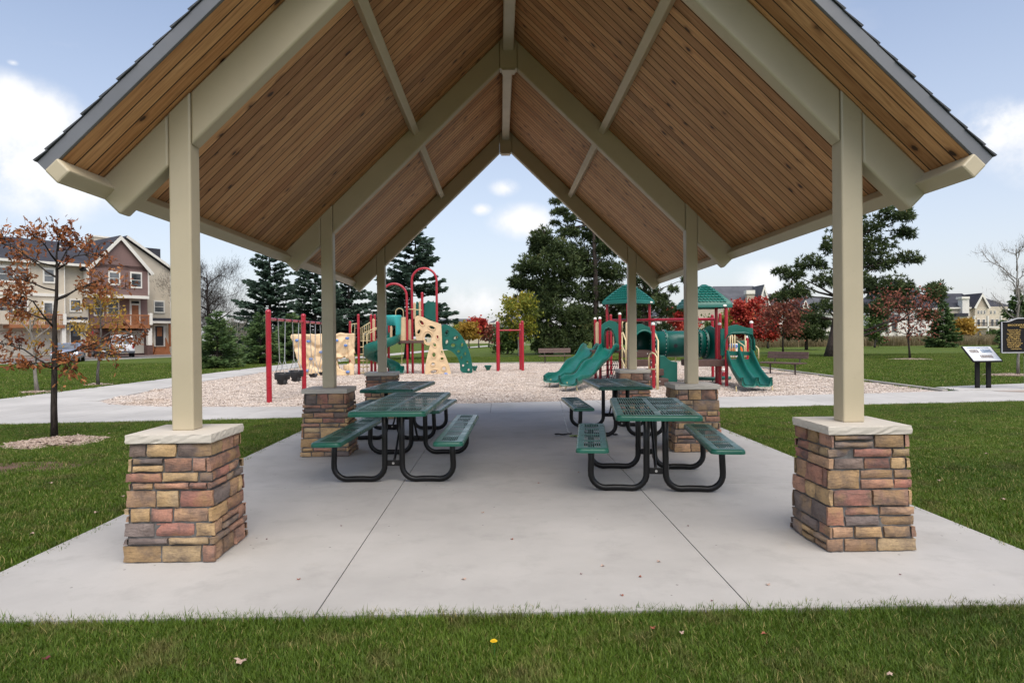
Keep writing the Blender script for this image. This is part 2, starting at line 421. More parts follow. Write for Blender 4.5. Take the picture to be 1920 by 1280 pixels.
# ------------------------------------------------------------------ picnic shelter
XC, ZR, SL = .146, 5.405, .97
TH = math.atan(SL); CT, ST = math.cos(TH), math.sin(TH)
ROWS = [4.85, 8.87, 12.85]; HP = 2.352
RY0, RY1 = 4.33, 13.47
def m_plank():
    s = NT('pine_plank'); v0 = s.coord('Object', rand=True)
    oi = s.n('ShaderNodeObjectInfo').outputs['Random']
    sp = s.n('ShaderNodeMapping'); s.link(v0, sp.inputs['Vector']); sp.inputs['Scale'].default_value = (.55, 9, 9)
    grain = s.noise(sp.outputs[0], 5.5, 7, .6, .6)
    sp2 = s.n('ShaderNodeMapping'); s.link(v0, sp2.inputs['Vector']); sp2.inputs['Scale'].default_value = (3.6, 5.5, 5.5)
    vo = s.n('ShaderNodeTexVoronoi'); s.link(sp2.outputs[0], vo.inputs['Vector']); vo.inputs['Scale'].default_value = 1.0; vo.inputs['Randomness'].default_value = 1
    kn = s.noise(sp2.outputs[0], 5, 4, .6); kc = s.n('ShaderNodeSeparateColor'); s.link(vo.outputs['Color'], kc.inputs[0])
    d = s.math('ADD', vo.outputs['Distance'], s.math('ADD', s.math('MULTIPLY', s.math('SUBTRACT', kn, .5), .20), s.math('MULTIPLY', s.math('LESS_THAN', kc.outputs[0], .18), 1.0)))
    c = s.ramp(grain, [(.25, (.30, .14, .06)), (.42, (.51, .28, .13)), (.6, (.63, .375, .19)), (.8, (.69, .445, .25))])
    tint = s.ramp(oi, [(0, (.66, .56, .48)), (.3, (1.0, .93, .86)), (.6, (1.15, 1.08, 1.0)), (.85, (.95, .80, .66)), (1, (.8, .64, .52))])
    c = s.mix(1.0, c, tint, 'MULTIPLY')
    streak = s.noise(sp.outputs[0], 1.3, 5, .7, 1.5)
    c = s.mix(s.rng(streak, .56, .70, 0, .55), c, (.24, .115, .055))
    c = s.mix(s.rng(d, .13, .27, .7, 0), c, (.26, .11, .042))
    c = s.mix(s.rng(d, .085, .13, .98, 0), c, (.045, .02, .012))
    s.base(c); s.rough(.55); s.b.inputs['Specular IOR Level'].default_value = .35
    s.bump(grain, .15, .003)
m_plank(); paint('bevel_shade', (.085, .040, .022), .7, .3, 8)
shelter = thing('picnic_shelter', (XC, 8.85, 0), 'open gabled picnic shelter with beige posts and pine plank ceiling', 'picnic shelter')
def T(dx): return ZR - SL * dx
def Q(side, dx, z): return (XC + side * dx, z)
DV = .368
for r, Y in enumerate(ROWS):
    for sd in (-1, 1):
        pi, po = HP - .0755, HP + .0755
        MB().prism([Q(sd, pi, .846), Q(sd, po, .846), Q(sd, po, T(po) - .004), Q(sd, pi, T(pi) - .004)], 'Y', Y - .0755, Y + .0755).build('post', 'beam_paint', shelter, bevel=.012, segs=3, fixn=True)
        MB().prism([Q(sd, .112, T(.112) - .003), Q(sd, pi - .002, T(pi) - .003), Q(sd, pi - .002, T(pi) - DV), Q(sd, .112, T(.112) - DV)], 'Y', Y - .07, Y + .07).build('rafter', 'beam_paint', shelter, bevel=.018, segs=3, fixn=True)
        e0, e1 = 2.772, 2.956
        MB().prism([Q(sd, po + .002, T(po) - .003), Q(sd, e1, T(e1) - .003), Q(sd, e0, T(e0) - DV), Q(sd, po + .002, T(po) - DV)], 'Y', Y - .07, Y + .07).build('rafter_tail', 'beam_paint', shelter, bevel=.018, segs=3, fixn=True)
    MB().prism([Q(-1, .110, T(.110) - DV - .004), Q(1, .110, T(.110) - DV - .004), Q(1, .110, T(.110) - .01), Q(1, 0, T(0) - .01), Q(-1, .110, T(.110) - .01)], 'Y', Y - .076, Y + .076).build('apex_block', 'beam_paint', shelter, bevel=.008, fixn=True)
    MB().bx((XC - .085, Y - .083, T(.11) - DV - .028), (XC + .085, Y + .083, T(.11) - DV - .006)).build('apex_plate', 'beam_paint', shelter, bevel=.005)
MB().bx((XC - .068, RY0 + .07, 5.155), (XC + .068, RY1 - .07, 5.335)).build('ridge_beam', 'beam_paint', shelter, bevel=.012)
for sd in (-1, 1):
    nrm = Vector((sd * ST, 0, CT)); up = Vector((-sd * CT, 0, ST))       # outward normal; up the slope
    c = Vector((XC + sd * 1.262, 0, T(1.262))) - nrm * .063
    for a, b in zip([RY0 + .07] + [y + .06 for y in ROWS], [y - .06 for y in ROWS] + [RY1 - .07]):
        MB().beam(c + Vector((0, a, 0)), c + Vector((0, b, 0)), .088, .118, nrm).build('purlin', 'beam_paint', shelter, bevel=.010)
    c = Vector((XC + sd * 2.956, 0, T(2.956))) - nrm * .062 + up * .053
    MB().beam(c + Vector((0, 4.28, 0)), c + Vector((0, RY1 - .075, 0)), .112, .116, nrm).build('eave_beam', 'beam_paint', shelter, bevel=.012)
    # planks: one shared mesh, each plank an object
    EDGE = 2.958; Lp = EDGE / CT - .01; W = .1335; n = int(round((RY1 - RY0) / W)); W = (RY1 - RY0) / n
    h = W / 2 - .0022
    pm = MB().prism([(-h, .019), (-h, .007), (-h + .0045, 0), (h - .0045, 0), (h, .007), (h, .019)], 'X', 0, Lp)
    me = pm.mesh('plank', 'pine_plank'); me.materials.append(MATS['bevel_shade'])
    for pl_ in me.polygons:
        if abs(pl_.normal.x) < .5 and abs(pl_.normal.y) > .4: pl_.material_index = 1        # tongue-and-groove bevels, coloured dark to paint the shade line in each groove
    rot = Matrix((up, (0, 1, 0), nrm)).transposed()
    if rot.determinant() < 0: rot = Matrix((up, (0, -1, 0), nrm)).transposed()
    e = Vector((XC + sd * EDGE, 0, T(EDGE)))
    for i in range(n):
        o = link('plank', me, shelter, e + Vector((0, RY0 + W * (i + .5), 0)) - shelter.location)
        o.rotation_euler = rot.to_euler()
    # deck, shingle courses and rake boards above the planks
    def slope_box(name, mat, d0, d1, n0, n1, y0, y1, bevel=0):
        b = Vector((XC, 0, ZR)); pts = []
        mb = MB(); f = lambda d, nn, y: b - up * d + nrm * nn + Vector((0, y, 0))
        mb.add([f(d, nn, y) for y in (y0, y1) for nn in (n0, n1) for d in (d0, d1)], [(0, 1, 3, 2), (4, 6, 7, 5), (0, 4, 5, 1), (2, 3, 7, 6), (0, 2, 6, 4), (1, 5, 7, 3)])
        return mb.build(name, mat, shelter, bevel=bevel, fixn=True)
    slope_box('roof_deck', 'shingle_grey', .02, Lp - .01, .021, .074, RY0 + .03, RY1 - .03)
    for y0, y1 in ((RY0 - .026, RY0 - .001), (RY1 + .001, RY1 + .026)):
        slope_box('rake_board', 'fascia_metal', .0, Lp + .012, -.004, .076, y0, y1, .003)
    slope_box('eave_board', 'fascia_metal', Lp + .004, Lp + .014, -.002, .074, RY0, RY1, .003)
    k = 0; d = .0
    rs = random.Random(5)
    while d < Lp:
        b = Vector((XC, 0, ZR)); f = lambda dd, nn, y: b - up * dd + nrm * nn + Vector((0, y, 0))
        j = rs.uniform(-.006, .006); d2 = min(d + .155, Lp + .016)
        MB().add([f(d - .01, .077, RY0 - .034 + j), f(d2, .083, RY0 - .034 + j), f(d2, .096, RY0 - .034 + j), f(d - .01, .081, RY0 - .034 + j),
                  f(d - .01, .077, RY1 + .042), f(d2, .083, RY1 + .042), f(d2, .096, RY1 + .042), f(d - .01, .081, RY1 + .042)],
                 [(0, 1, 2, 3), (7, 6, 5, 4), (0, 4, 5, 1), (1, 5, 6, 2), (2, 6, 7, 3), (3, 7, 4, 0)]).build('shingle_course', 'shingle_grey', shelter, fixn=True)
        d += .155; k += 1

# ------------------------------------------------------------------ stone piers
def m_stone():
    s = NT('ledge_stone'); v = s.coord('Object', rand=True)
    oi = s.n('ShaderNodeObjectInfo')
    n1 = s.noise(v, 5.5, 6, .65); n2 = s.noise(s.coord('Object', (1, 1, 4), True), 9, 7, .7, .8); n3 = s.noise(v, 70, 4, .7)
    c = s.mix(s.rng(n1, .43, .68, 0, .9), oi.outputs['Color'], (.115, .092, .088))
    c = s.mix(s.rng(s.noise(v, 4.1, 5, .6), .5, .66, 0, .6), c, (.47, .30, .135))
    c = s.mix(s.rng(n2, .54, .72, 0, .75), c, (.10, .07, .058))
    c = s.mix(s.rng(n3, .35, .7, .25, 0), c, (.06, .05, .045))
    s.base(c); s.rough(.88); s.b.inputs['Specular IOR Level'].default_value = .25
    s.bump(s.math('ADD', s.math('MULTIPLY', n2, 1.4), s.math('MULTIPLY', n3, .5)), .75, .012)
m_stone()
STONE_COL = [(.52, .335, .17), (.48, .255, .165), (.48, .215, .16), (.46, .29, .18), (.27, .20, .165), (.56, .38, .20), (.44, .22, .155), (.25, .20, .18), (.54, .33, .20), (.52, .29, .20), (.55, .40, .23)]
def stone_mesh(rng, w, h, d, corner):
    """rough-faced block: x across, z up, y outwards from 0 to -d (front at -d)"""
    nx = max(3, int(w / .045)); nz = max(3, int(h / .03)); seed = Vector((rng.uniform(0, 90), rng.uniform(0, 90), rng.uniform(0, 90)))
    mb = MB(); rows = []
    for j in range(nz + 1):
        row = []
        for i in range(nx + 1):
            u, v = i / nx, j / nz; x, z = (u - .5) * w, v * h
            eu, ev = min(u, 1 - u) * w, min(v, 1 - v) * h; ed = min(eu, ev)
            p = Vector((x * 9, z * 14, 0)) + seed
            y = -d - .013 * (noise.noise(p) + .6 * noise.noise(p * 2.7)) + (.011 if ed < .001 else 0)
            if eu < .001: x += .007 * noise.noise(p * 2 + seed) - .002 * (1 if u > .5 else -1)
            if ev < .001: z += .007 * noise.noise(p * 2 - seed) - .002 * (1 if v > .5 else -1)
            row.append((x, y, z))
        rows.append(row)
    mb.strip(rows)
    n = nx + 1; last = nz * n
    edge = [i for i in range(n)] + [j * n + nx for j in range(1, nz + 1)] + [last + i for i in range(nx - 1, -1, -1)] + [j * n for j in range(nz - 1, 0, -1)]
    o = len(mb.v)
    mb.v += [(mb.v[e][0], 0, mb.v[e][2]) for e in edge]
    m = len(edge)
    mb.f += [(edge[i], o + i, o + (i + 1) % m, edge[(i + 1) % m]) for i in range(m)]
    return mb
HB, HT, PH = .296, .262, .79
def pier(cx, cy, label, seed):
    rng = random.Random(seed)
    t = thing('stone_pier', (cx, cy, 0), label, 'stone pier', 'stone piers under the shelter posts')
    core = MB(); i0, i1 = HB - .012, HT - .012
    core.add([(-i0, -i0, 0), (i0, -i0, 0), (i0, i0, 0), (-i0, i0, 0), (-i1, -i1, PH), (i1, -i1, PH), (i1, i1, PH), (-i1, i1, PH)], [(0, 3, 2, 1), (4, 5, 6, 7), (0, 1, 5, 4), (1, 2, 6, 5), (2, 3, 7, 6), (3, 0, 4, 7)])
    core.build('mortar_core', 'mortar', t, world=False)
    hs = []
    while sum(hs) < PH - .04: hs.append(rng.choice([.05, .065, .08, .095, .115, .135]))
    k = PH / sum(hs); hs = [h * k for h in hs]
    z = 0; lean = math.atan((HB - HT) / PH)
    for ci, h in enumerate(hs):
        half = HB + (HT - HB) * (z + h / 2) / PH
        for face in range(4):
            cover = (face + ci) % 2 == 0       # corner stones alternate between neighbouring faces
            x0, x1 = (-half - .016, half + .016) if cover else (-half + .024, half - .024)
            x = x0
            while x < x1 - .01:
                w = rng.uniform(.12, .29)
                if x1 - x - w < .075: w = x1 - x
                split = h > .085 and rng.random() < .26
                for (zz, hh) in ([(z, h * .52), (z + h * .52, h * .48)] if split else [(z, h)]):
                    mb = stone_mesh(rng, w - .011, hh - .010, .030 + rng.uniform(-.008, .012), False)
                    ob = mb.build('stone', 'ledge_stone', t, world=False, smooth='auto')
                    fr = Matrix.Rotation(face * math.pi / 2, 4, 'Z') @ Matrix.Translation((x + w / 2, -half + .018, zz + .005)) @ Matrix.Rotation(-lean, 4, 'X')
                    ob.matrix_local = fr
                    col = rng.choice(STONE_COL); k2 = rng.uniform(.72, 1.18)
                    ob.color = (*mul(col, k2), 1)
                x += w
        z += h
    # split-faced cap in two slabs with the joint running across
    ch = .288
    for y0, y1 in ((-ch, ch * .36), (ch * .36 + .004, ch)):
        mb = MB(); n = 14; per = []
        pts = [(-ch + 2 * ch * i / n, y0) for i in range(n)] + [(ch, y0 + (y1 - y0) * i / n) for i in range(n)] + [(ch - 2 * ch * i / n, y1) for i in range(n)] + [(-ch, y1 - (y1 - y0) * i / n) for i in range(n)]
        rows = []
        for lv, (zz, ins) in enumerate(((0, .005), (.010, .001), (.03, 0), (.050, .001), (.057, .004))):
            row = []
            for (a, b) in pts:
                q = noise.noise(Vector((a * 22 + seed * 7, b * 22, zz * 40))) * .011 if 0 < lv < 4 else noise.noise(Vector((a * 30 + seed, b * 30, lv))) * .003
                k = 1 - (ins + abs(q)) / ch
                inner = abs(b - (ch * .36)) < .01
                row.append((a * k, b if inner else b * k, PH + .001 + zz))
            rows.append(row)
        mb.strip(rows, closed=True)
        m = len(pts); mb.f += [tuple(range(m))[::-1], tuple(range(4 * m, 5 * m))]
        mb.build('cap_slab', 'limestone', t, world=False, fixn=True)
    return t
for (sd, row, lab) in [(-1, 0, 'tapered ledgestone pier on the young brown-leaved oak side, at the open lawn end'),
                       (1, 0, 'tapered ledgestone pier on the sign-board side, at the open lawn end'),
                       (-1, 1, 'ledgestone pier behind the bench of the long picnic table, under a middle post'),
                       (1, 1, 'ledgestone pier behind the angled short picnic table, under a middle post'),
                       (-1, 2, 'ledgestone pier by the footpath on the spiral slide side, at the playground end'),
                       (1, 2, 'ledgestone pier by the footpath on the wave slide side, at the playground end')]:
    pier(XC + sd * HP, ROWS[row], lab, 11 + row * 5 + sd)
# ------------------------------------------------------------------ picnic tables
paint('table_green', (.012, .105, .068), .31, .06, 2, spec=.5)
paint('frame_black', (.006, .006, .0065), .36, .2, 6, .08, 120, spec=.35)
paint('bolt_steel', (.6, .6, .58), .3, .1, 20, metal=1)
def rrect(w, l, r, n=5):
    out = []
    for cx, cy, a in ((w - r, l - r, 0), (-w + r, l - r, 90), (-w + r, -l + r, 180), (w - r, -l + r, 270)):
        out += [(cx + r * math.cos(R(a + 90 * i / n)), cy + r * math.sin(R(a + 90 * i / n))) for i in range(n + 1)]
    return out
def perforated(w, l, z, cols, rows, nslot, lip=.05):
    """pressed plate with slots cut right through and a rolled edge; half sizes w, l"""
    mb = MB(); rim = .026
    xs = []; mid = .05 if cols == 2 else 0
    span = (2 * (w - rim) - .09 - mid) / cols
    edges = []; x0 = -(w - rim) + .045
    for c in range(cols):
        st = x0 + c * (span + mid); p = span / (nslot + .0)
        for k in range(nslot): edges.append((st + k * p + p * .19, st + k * p + p * .81))
    X = [-(w - rim)]; xm = []
    for a, b in edges: X += [a, b]; xm += [False, True]
    X.append(w - rim); xm.append(False)
    pitch = (2 * (l - rim) - .07) / rows; Yv = [-(l - rim)]; ym = []
    for k in range(rows):
        s0 = -(l - rim) + .035 + k * pitch
        Yv += [s0 + .028, s0 + pitch - .028]; ym += [False, True]
    Yv.append(l - rim); ym.append(False)
    n = len(X); vs = [(x, y, z) for y in Yv for x in X]; fs = []
    for j in range(len(Yv) - 1):
        for i in range(n - 1):
            if not (xm[i] and ym[j]): fs.append((j * n + i, j * n + i + 1, (j + 1) * n + i + 1, (j + 1) * n + i))
    # slot walls give the plate its thickness
    t = .006; o = len(vs); vs += [(x, y, z - t) for y in Yv for x in X]
    for j in range(len(Yv) - 1):
        for i in range(n - 1):
            if xm[i] and ym[j]:
                q = (j * n + i, j * n + i + 1, (j + 1) * n + i + 1, (j + 1) * n + i)
                fs += [(q[k], q[(k + 1) % 4], q[(k + 1) % 4] + o, q[k] + o) for k in range(4)]
    mb.add(vs, fs)
    prof = [(-.003, -.0005), (.008, 0), (.016, -.003), (.022, -.009), (.0255, -.018), (.027, -.03), (.027, -lip), (.020, -lip), (.018, -.02), (-.003, -.007)]
    rows_ = []
    for d, dz in prof:
        rows_.append([(x, y, z + dz) for x, y in rrect(w - rim + d, l - rim + d, .03 + max(0, d))])
    mb.strip(rows_, closed=True)
    return mb
def picnic_table(cx, cy, rz, L, rows, label):
    t = thing('picnic_table', (cx, cy, 0), label, 'picnic table', 'picnic tables under the shelter', rz)
    perforated(.385, L / 2, .76, 2, rows, 12).build('table_top', 'table_green', t, world=False, smooth='auto')
    for s in (-1, 1):
        b = perforated(.15, L / 2, .46, 1, rows, 8, .042); b.v = [(x + s * .60, y, z) for x, y, z in b.v]
        b.build('bench_seat', 'table_green', t, world=False, smooth='auto')
    fy = L / 2 - .37
    for e in (-1, 1):
        y = e * fy
        for s in (-1, 1):
            p = [Vector((s * .088, y, .735)), Vector((s * .088, y, .45)), Vector((s * .09, y, .19))]
            p += [Vector((s * (.23 - .14 * math.cos(R(a))), y, .17 - .14 * math.sin(R(a)))) for a in range(10, 91, 16)]
            p += [Vector((s * .30, y, .034)), Vector((s * .40, y, .034))]
            p += [Vector((s * (.475 + .14 * math.sin(R(a))), y, .17 - .14 * math.cos(R(a)))) for a in range(0, 81, 16)]
            p += [Vector((s * .615, y, .19)), Vector((s * .61, y, .30)), Vector((s * .605, y, .445))]
            MB().tube(p, .030, 12).build('leg_tube', 'frame_black', t, world=False, smooth=True)
            MB().bx((s * .605 - .11, y - .022, .430), (s * .605 + .11, y + .022, .452)).build('seat_bracket', 'frame_black', t, world=False, bevel=.004)
        MB().bx((-.33, y - .025, .722), (.33, y + .025, .750)).build('top_bracket', 'frame_black', t, world=False, bevel=.004)
        MB().bx((-.07, y - .006, .165), (.07, y + .006, .225)).build('cross_bar', 'frame_black', t, world=False, bevel=.003)
        MB().tube([(0, y - e * .012, .195), (0, y - e * .10, .25), (0, y - e * .62, .735)], .0135, 8).build('brace', 'frame_black', t, world=False, smooth=True)
        MB().tube([(0, y + e * .006, .195), (0, y + e * .018, .195)], .013, 8).build('bolt', 'bolt_steel', t, world=False)
    return t
picnic_table(-1.075, 7.86, R(-2.0), 2.40, 6, 'long green picnic table, second shelter bay, beside the bucket swing side piers')
picnic_table(-1.53, 10.5, R(-4.5), 1.84, 4, 'short green picnic table behind the long one, near the spiral slide side')
picnic_table(1.54, 6.98, R(-7.4), 1.84, 4, 'short green picnic table set askew, with bright slotted benches')
picnic_table(1.775, 10.55, R(.8), 1.84, 4, 'short green picnic table with a black chain lying under its bench')
# cable and strap dropped under the bench
ch = thing('chain', (1.03, 10.1, 0), 'black chain and strap lying in a heap on the concrete', 'chain')
rc = random.Random(3)
for i in range(15):
    a = i * .055; x = -.18 + a * 1.1 + rc.uniform(-.02, .02); y = .10 * math.sin(i * 1.1) + rc.uniform(-.03, .03); z = .016 + (.02 if i % 3 == 0 else 0)
    mb = MB(); d = R(rc.uniform(-40, 60))
    mb.tube([Vector((x + math.cos(d) * .035 * math.cos(k * math.pi / 4) - math.sin(d) * .018 * math.sin(k * math.pi / 4), y + math.sin(d) * .035 * math.cos(k * math.pi / 4) + math.cos(d) * .018 * math.sin(k * math.pi / 4), z)) for k in range(9)], .0085, 6, cap=False)
    mb.build('link', 'frame_black', ch, world=False, smooth=True)
paint('strap_green', (.25, .36, .05), .7, .2, 20)
MB().beam((-.02, -.08, .02), (.16, -.11, .025), .05, .008).build('strap', 'strap_green', ch, world=False, bevel=.002)
MB().tube([(-.05, 1.1, .44), (-.02, .7, .2), (.0, .35, .03), (.02, .1, .02)], .004, 6).build('cable', 'bolt_steel', ch, world=False)

# ------------------------------------------------------------------ playground materials
paint('red_steel', (.36, .008, .022), .33, .1, 2, .04, 120, coat=.3)
paint('green_plastic', (.003, .108, .080), .36, .12, 2.5, .05, 150, spec=.5)
paint('teal_plastic', (.03, .33, .32), .4, .1, 3)
paint('beige_plastic', (.68, .50, .30), .55, .12, 4, .15, 60)
paint('tan_steel', (.62, .50, .27), .42, .1, 4, coat=.2)
paint('deck_brown', (.085, .045, .035), .6, .2, 6, .2, 90)
paint('blue_hold', (.12, .22, .5), .5, .25, 14)
paint('white_cap', (.82, .78, .72), .45, .05, 5)
paint('black_rubber', (.015, .015, .017), .6, .2, 10)
paint('chain_steel', (.5, .5, .5), .4, .1, 20, metal=.8)
paint('orange_plastic', (.75, .16, .02), .45, .1, 5)
paint('yellow_plastic', (.7, .5, .05), .45, .1, 5)

from mathutils.geometry import tessellate_polygon
def holed(outer, holes, depth, frame):
    """flat panel with real holes; outline in (u, v); frame = (origin, U, V, N)"""
    o, U, V, N = (Vector(k) for k in frame); mb = MB()
    loops = [outer] + holes; flat = [p for l in loops for p in l]
    tris = tessellate_polygon([[Vector((p[0], p[1], 0)) for p in l] for l in loops])
    P = lambda p, d: o + U * p[0] + V * p[1] + N * d
    n = len(flat)
    mb.add([P(p, 0) for p in flat] + [P(p, -depth) for p in flat], [tuple(t) for t in tris] + [tuple(i + n for i in t[::-1]) for t in tris])
    k = 0
    for l in loops:
        m = len(l); mb.f += [(k + i, k + (i + 1) % m, n + k + (i + 1) % m, n + k + i) for i in range(m)]; k += m
    return mb
def oval(cx, cy, a, b, rot=0, n=16):
    c, s = math.cos(R(rot)), math.sin(R(rot))
    return [(cx + c * a * math.cos(2 * math.pi * i / n) - s * b * math.sin(2 * math.pi * i / n), cy + s * a * math.cos(2 * math.pi * i / n) + c * b * math.sin(2 * math.pi * i / n)) for i in range(n)]
def pxpoly(pts, Y):
    """pixel outline of a panel standing at depth Y -> (x, z) outline in metres"""
    return [(lambda q: (q.x, q.z))(PY(a, b, Y)) for a, b in pts]
def smooth_poly(pts, it=2):
    for _ in range(it):
        q = []
        for i in range(len(pts)):
            a, b = Vector(pts[i]), Vector(pts[(i + 1) % len(pts)])
            q += [tuple(a * .8 + b * .2), tuple(a * .2 + b * .8)]
        pts = q
    return pts
def red_post(parent, x, y, top, cap='red_steel', r=.055, base=-.05):
    ob = MB().tube([(x, y, base), (x, y, top)], r, 14).build('post', 'red_steel', parent, smooth='auto')
    MB().ball((x, y, top - .004), r * 1.12, 12, 8).build('post_cap', cap, ob, smooth=True)
    return ob
FR = ((0, 0, 0), (1, 0, 0), (0, 0, 1), (0, -1, 0))
def front(Y): return ((0, Y, 0), (1, 0, 0), (0, 0, 1), (0, -1, 0))
CH = -.02

# ------------------------------------------------------------------ swing set
SXW = -5.47; SP = [16.26, 19.15, 22.05]
sw = thing('swing_set', (SXW, 19.15, CH), 'red swing frame of three upright posts joined by overhead beams', 'swing frame')
for y in SP: red_post(sw, SXW, y, 2.13, r=.064)
for a, b in zip(SP[:-1], SP[1:]):
    MB().tube([(SXW, a, 1.965), (SXW, b, 1.965)], .034, 12).build('beam', 'red_steel', sw, smooth='auto')
    for k in range(4):
        y = a + (b - a) * (.19 + .205 * k)
        MB().tube([(SXW, y - .03, 1.965), (SXW, y + .03, 1.965)], .045, 10).build('hanger', 'frame_black', sw, smooth='auto')
def swing(y, kind, label, group):
    t = thing(kind + '_swing', (SXW, y, .35), label, 'swing', group)
    for s in (-1, 1):
        y1 = y + s * .28
        MB().tube([(SXW, y1, 1.93), (SXW, y + s * .2, .95)], .011, 6).build('chain', 'chain_steel', t)
        for k in (-1, 1):
            MB().tube([(SXW, y + s * .2, .95), (SXW + k * .12, y + s * .16, .64 if kind == 'bucket' else .46)], .009, 6).build('chain', 'chain_steel', t)
    if kind == 'bucket':
        rows = []
        for z, r, r2 in ((.64, .17, .185), (.60, .175, .19), (.48, .165, .18), (.40, .13, .15), (.36, .06, .08)):
            rows.append([(SXW + math.cos(R(a)) * r, y + math.sin(R(a)) * r2, z - (.0 if abs(math.cos(R(a))) < .6 else .0)) for a in range(0, 360, 20)])
        mb = MB().strip(rows, closed=True)
        keep = []
        for f in mb.f:                       # leg openings
            c = sum((Vector(mb.v[i]) for i in f), Vector()) / len(f)
            if c.z < .52 and c.z > .37 and abs(c.x - SXW) > .05 and abs(abs(c.y - y) - .075) < .05: continue
            keep.append(f)
        mb.f = keep
        ob = mb.build('bucket_seat', 'black_rubber', t, smooth=True); m = ob.modifiers.new('s', 'SOLIDIFY'); m.thickness = .018
        MB().tube([(SXW + math.cos(R(a)) * .175, y + math.sin(R(a)) * .19, .64) for a in range(0, 361, 20)], .014, 8, cap=False).build('seat_rim', 'black_rubber', t, smooth=True)
    else:
        rows = [[(SXW + u, y - .2 + .4 * k / 8, .46 - .1 * math.sin(math.pi * k / 8) + dz) for u, dz in ((-.08, 0), (.08, 0), (.08, .015), (-.08, .015))] for k in range(9)]
        MB().strip(rows, closed=True).build('belt_seat', 'black_rubber', t)
swing(17.25, 'bucket', 'black bucket swing hanging beside the first red swing post', 'bucket swings')
swing(18.42, 'bucket', 'black bucket swing hanging close to the middle red swing post', 'bucket swings')
swing(20.1, 'belt', 'black belt swing hanging in front of the rock wall', 'belt swings')
swing(21.2, 'belt', 'black belt swing hanging beside the last swing post', 'belt swings')

# ------------------------------------------------------------------ rock climbing wall
WY = 28.3
wl, wr = PY(547, 640, WY).x, PY(664, 640, WY).x; wt = PY(600, 626, WY).z
rw = thing('climbing_wall', ((wl + wr) / 2, WY, CH), 'beige moulded rock climbing wall with blue holds and a crawl hole', 'climbing wall')
nx, nz = 64, 44; hole = PY(643, 680, WY); mb = MB(); rows = []
for j in range(nz + 1):
    row = []
    for i in range(nx + 1):
        u, v = i / nx, j / nz
        z = CH + v * (wt - CH); left = wl + (.42 * (1 - v) ** 1.2 if v < .9 else 0) + .05 * noise.noise(Vector((v * 7, 3, 1)))
        x = left + u * (wr - left); p = Vector((x * 1.5, z * 1.5, 4))
        c = noise.voronoi(p)[0]; d = min(.11, (c[1] - c[0]) * .32) + .025 * noise.noise(p * 2.2)
        if v > .93: z += .03 * noise.noise(Vector((x * 6, 1, 1)))
        seam = .05 if min(abs(u - .45), abs(u - .58), abs(u - .88)) < .012 else 0
        row.append((x, WY - d + seam, z))
    rows.append(row)
mb.strip(rows); keep = []
for f in mb.f:
    c = sum((Vector(mb.v[i]) for i in f), Vector()) / 4
    a = math.atan2(c.z - hole.z, c.x - hole.x); rr = .27 + .05 * math.sin(a * 3) + .03 * math.sin(a * 5 + 1)
    if math.hypot(c.x - hole.x, c.z - hole.z) > rr: keep.append(f)
mb.f = keep
ob = mb.build('rock_panel', 'beige_plastic', rw, smooth=True); m = ob.modifiers.new('s', 'SOLIDIFY'); m.thickness = .16; m.offset = -1
for (a, b) in ((557, 638), (578, 640), (583, 673), (631, 638), (651, 634), (648, 647.5), (575, 695), (652, 697), (602, 660), (622, 655)):
    q = PY(a, b, WY - .13)
    MB().ball(q, .085, 10, 6, (1, .6, .7)).build('hold', 'blue_hold', rw, smooth=True)

# ------------------------------------------------------------------ climbing structure with spiral slide and arches
CY = 29.0
cs = thing('climbing_structure', (PY(745, 640, CY).x, CY, CH), 'play structure with spiral slide, tall red arches and holed climbing panels', 'play structure')
def X(px_, Y=CY): return PY(px_, 640, Y).x
def Z(py_, Y=CY, px_=750): return PY(px_, py_, Y).z
for p_, t_, y_ in ((672.3, 591, 28.6), (656.7, 604, 30.2), (696.2, 591.5, 29.6), (703, 591.5, 30.3), (792.4, 550, 28.9), (728.5, 600, 29.6)):
    red_post(cs, X(p_, y_), y_, Z(t_, y_, p_))
def arch(p0, p1, top, y, r=.05):
    x0, x1 = X(p0, y), X(p1, y); rad = (x1 - x0) / 2; zc = Z(top, y, (p0 + p1) / 2) - rad
    MB().tube([(x0, y, CH)] + [(x0, y, zc * k / 4) for k in (1, 2, 3)] + [(x0 + rad - rad * math.cos(R(a)), y, zc + rad * math.sin(R(a))) for a in range(0, 181, 10)] + [(x1, y, zc * k / 4) for k in (3, 2, 1)] + [(x1, y, CH)], r, 12).build('arch', 'red_steel', cs, smooth=True)
arch(716, 763.5, 532, 28.7); arch(773.3, 819.7, 503, 29.0)
def sp(outer, holes, Y, depth, name, mat, parent=cs, bev=.02, it=2, hole_it=True):
    ob = holed(smooth_poly(pxpoly(outer, Y), it), holes, depth, front(Y)).build(name, mat, parent, bevel=bev, fixn=True)
    return ob
def z4(pts): return [(640 + a / 5.565, 490 + b / 5.565) for a, b in pts]
def dimples(lst, Y, mat, parent, through=True):
    """moulded hand holds: raised oval rims round the holes"""
    out = []
    for (a, b, ra, rb, rot) in lst:
        c = PY(640 + a / 5.565, 490 + b / 5.565, Y); k = Y / 1280 / 5.565
        out.append(oval(c.x, c.z, ra * k, rb * k, rot))
    return out
def rims(ovals, Y, mat, parent, r=.016, out=0.):
    for o in ovals:
        cx = sum(p[0] for p in o) / len(o); cz = sum(p[1] for p in o) / len(o)
        pts = [(cx + (p[0] - cx) * 1.5, Y - .012, cz + (p[1] - cz) * 1.5) for p in o]
        MB().tube(pts + pts[:1], r, 6, cap=False).build('hold_rim', mat, parent, smooth=True)
UY, LY = 28.75, 28.2
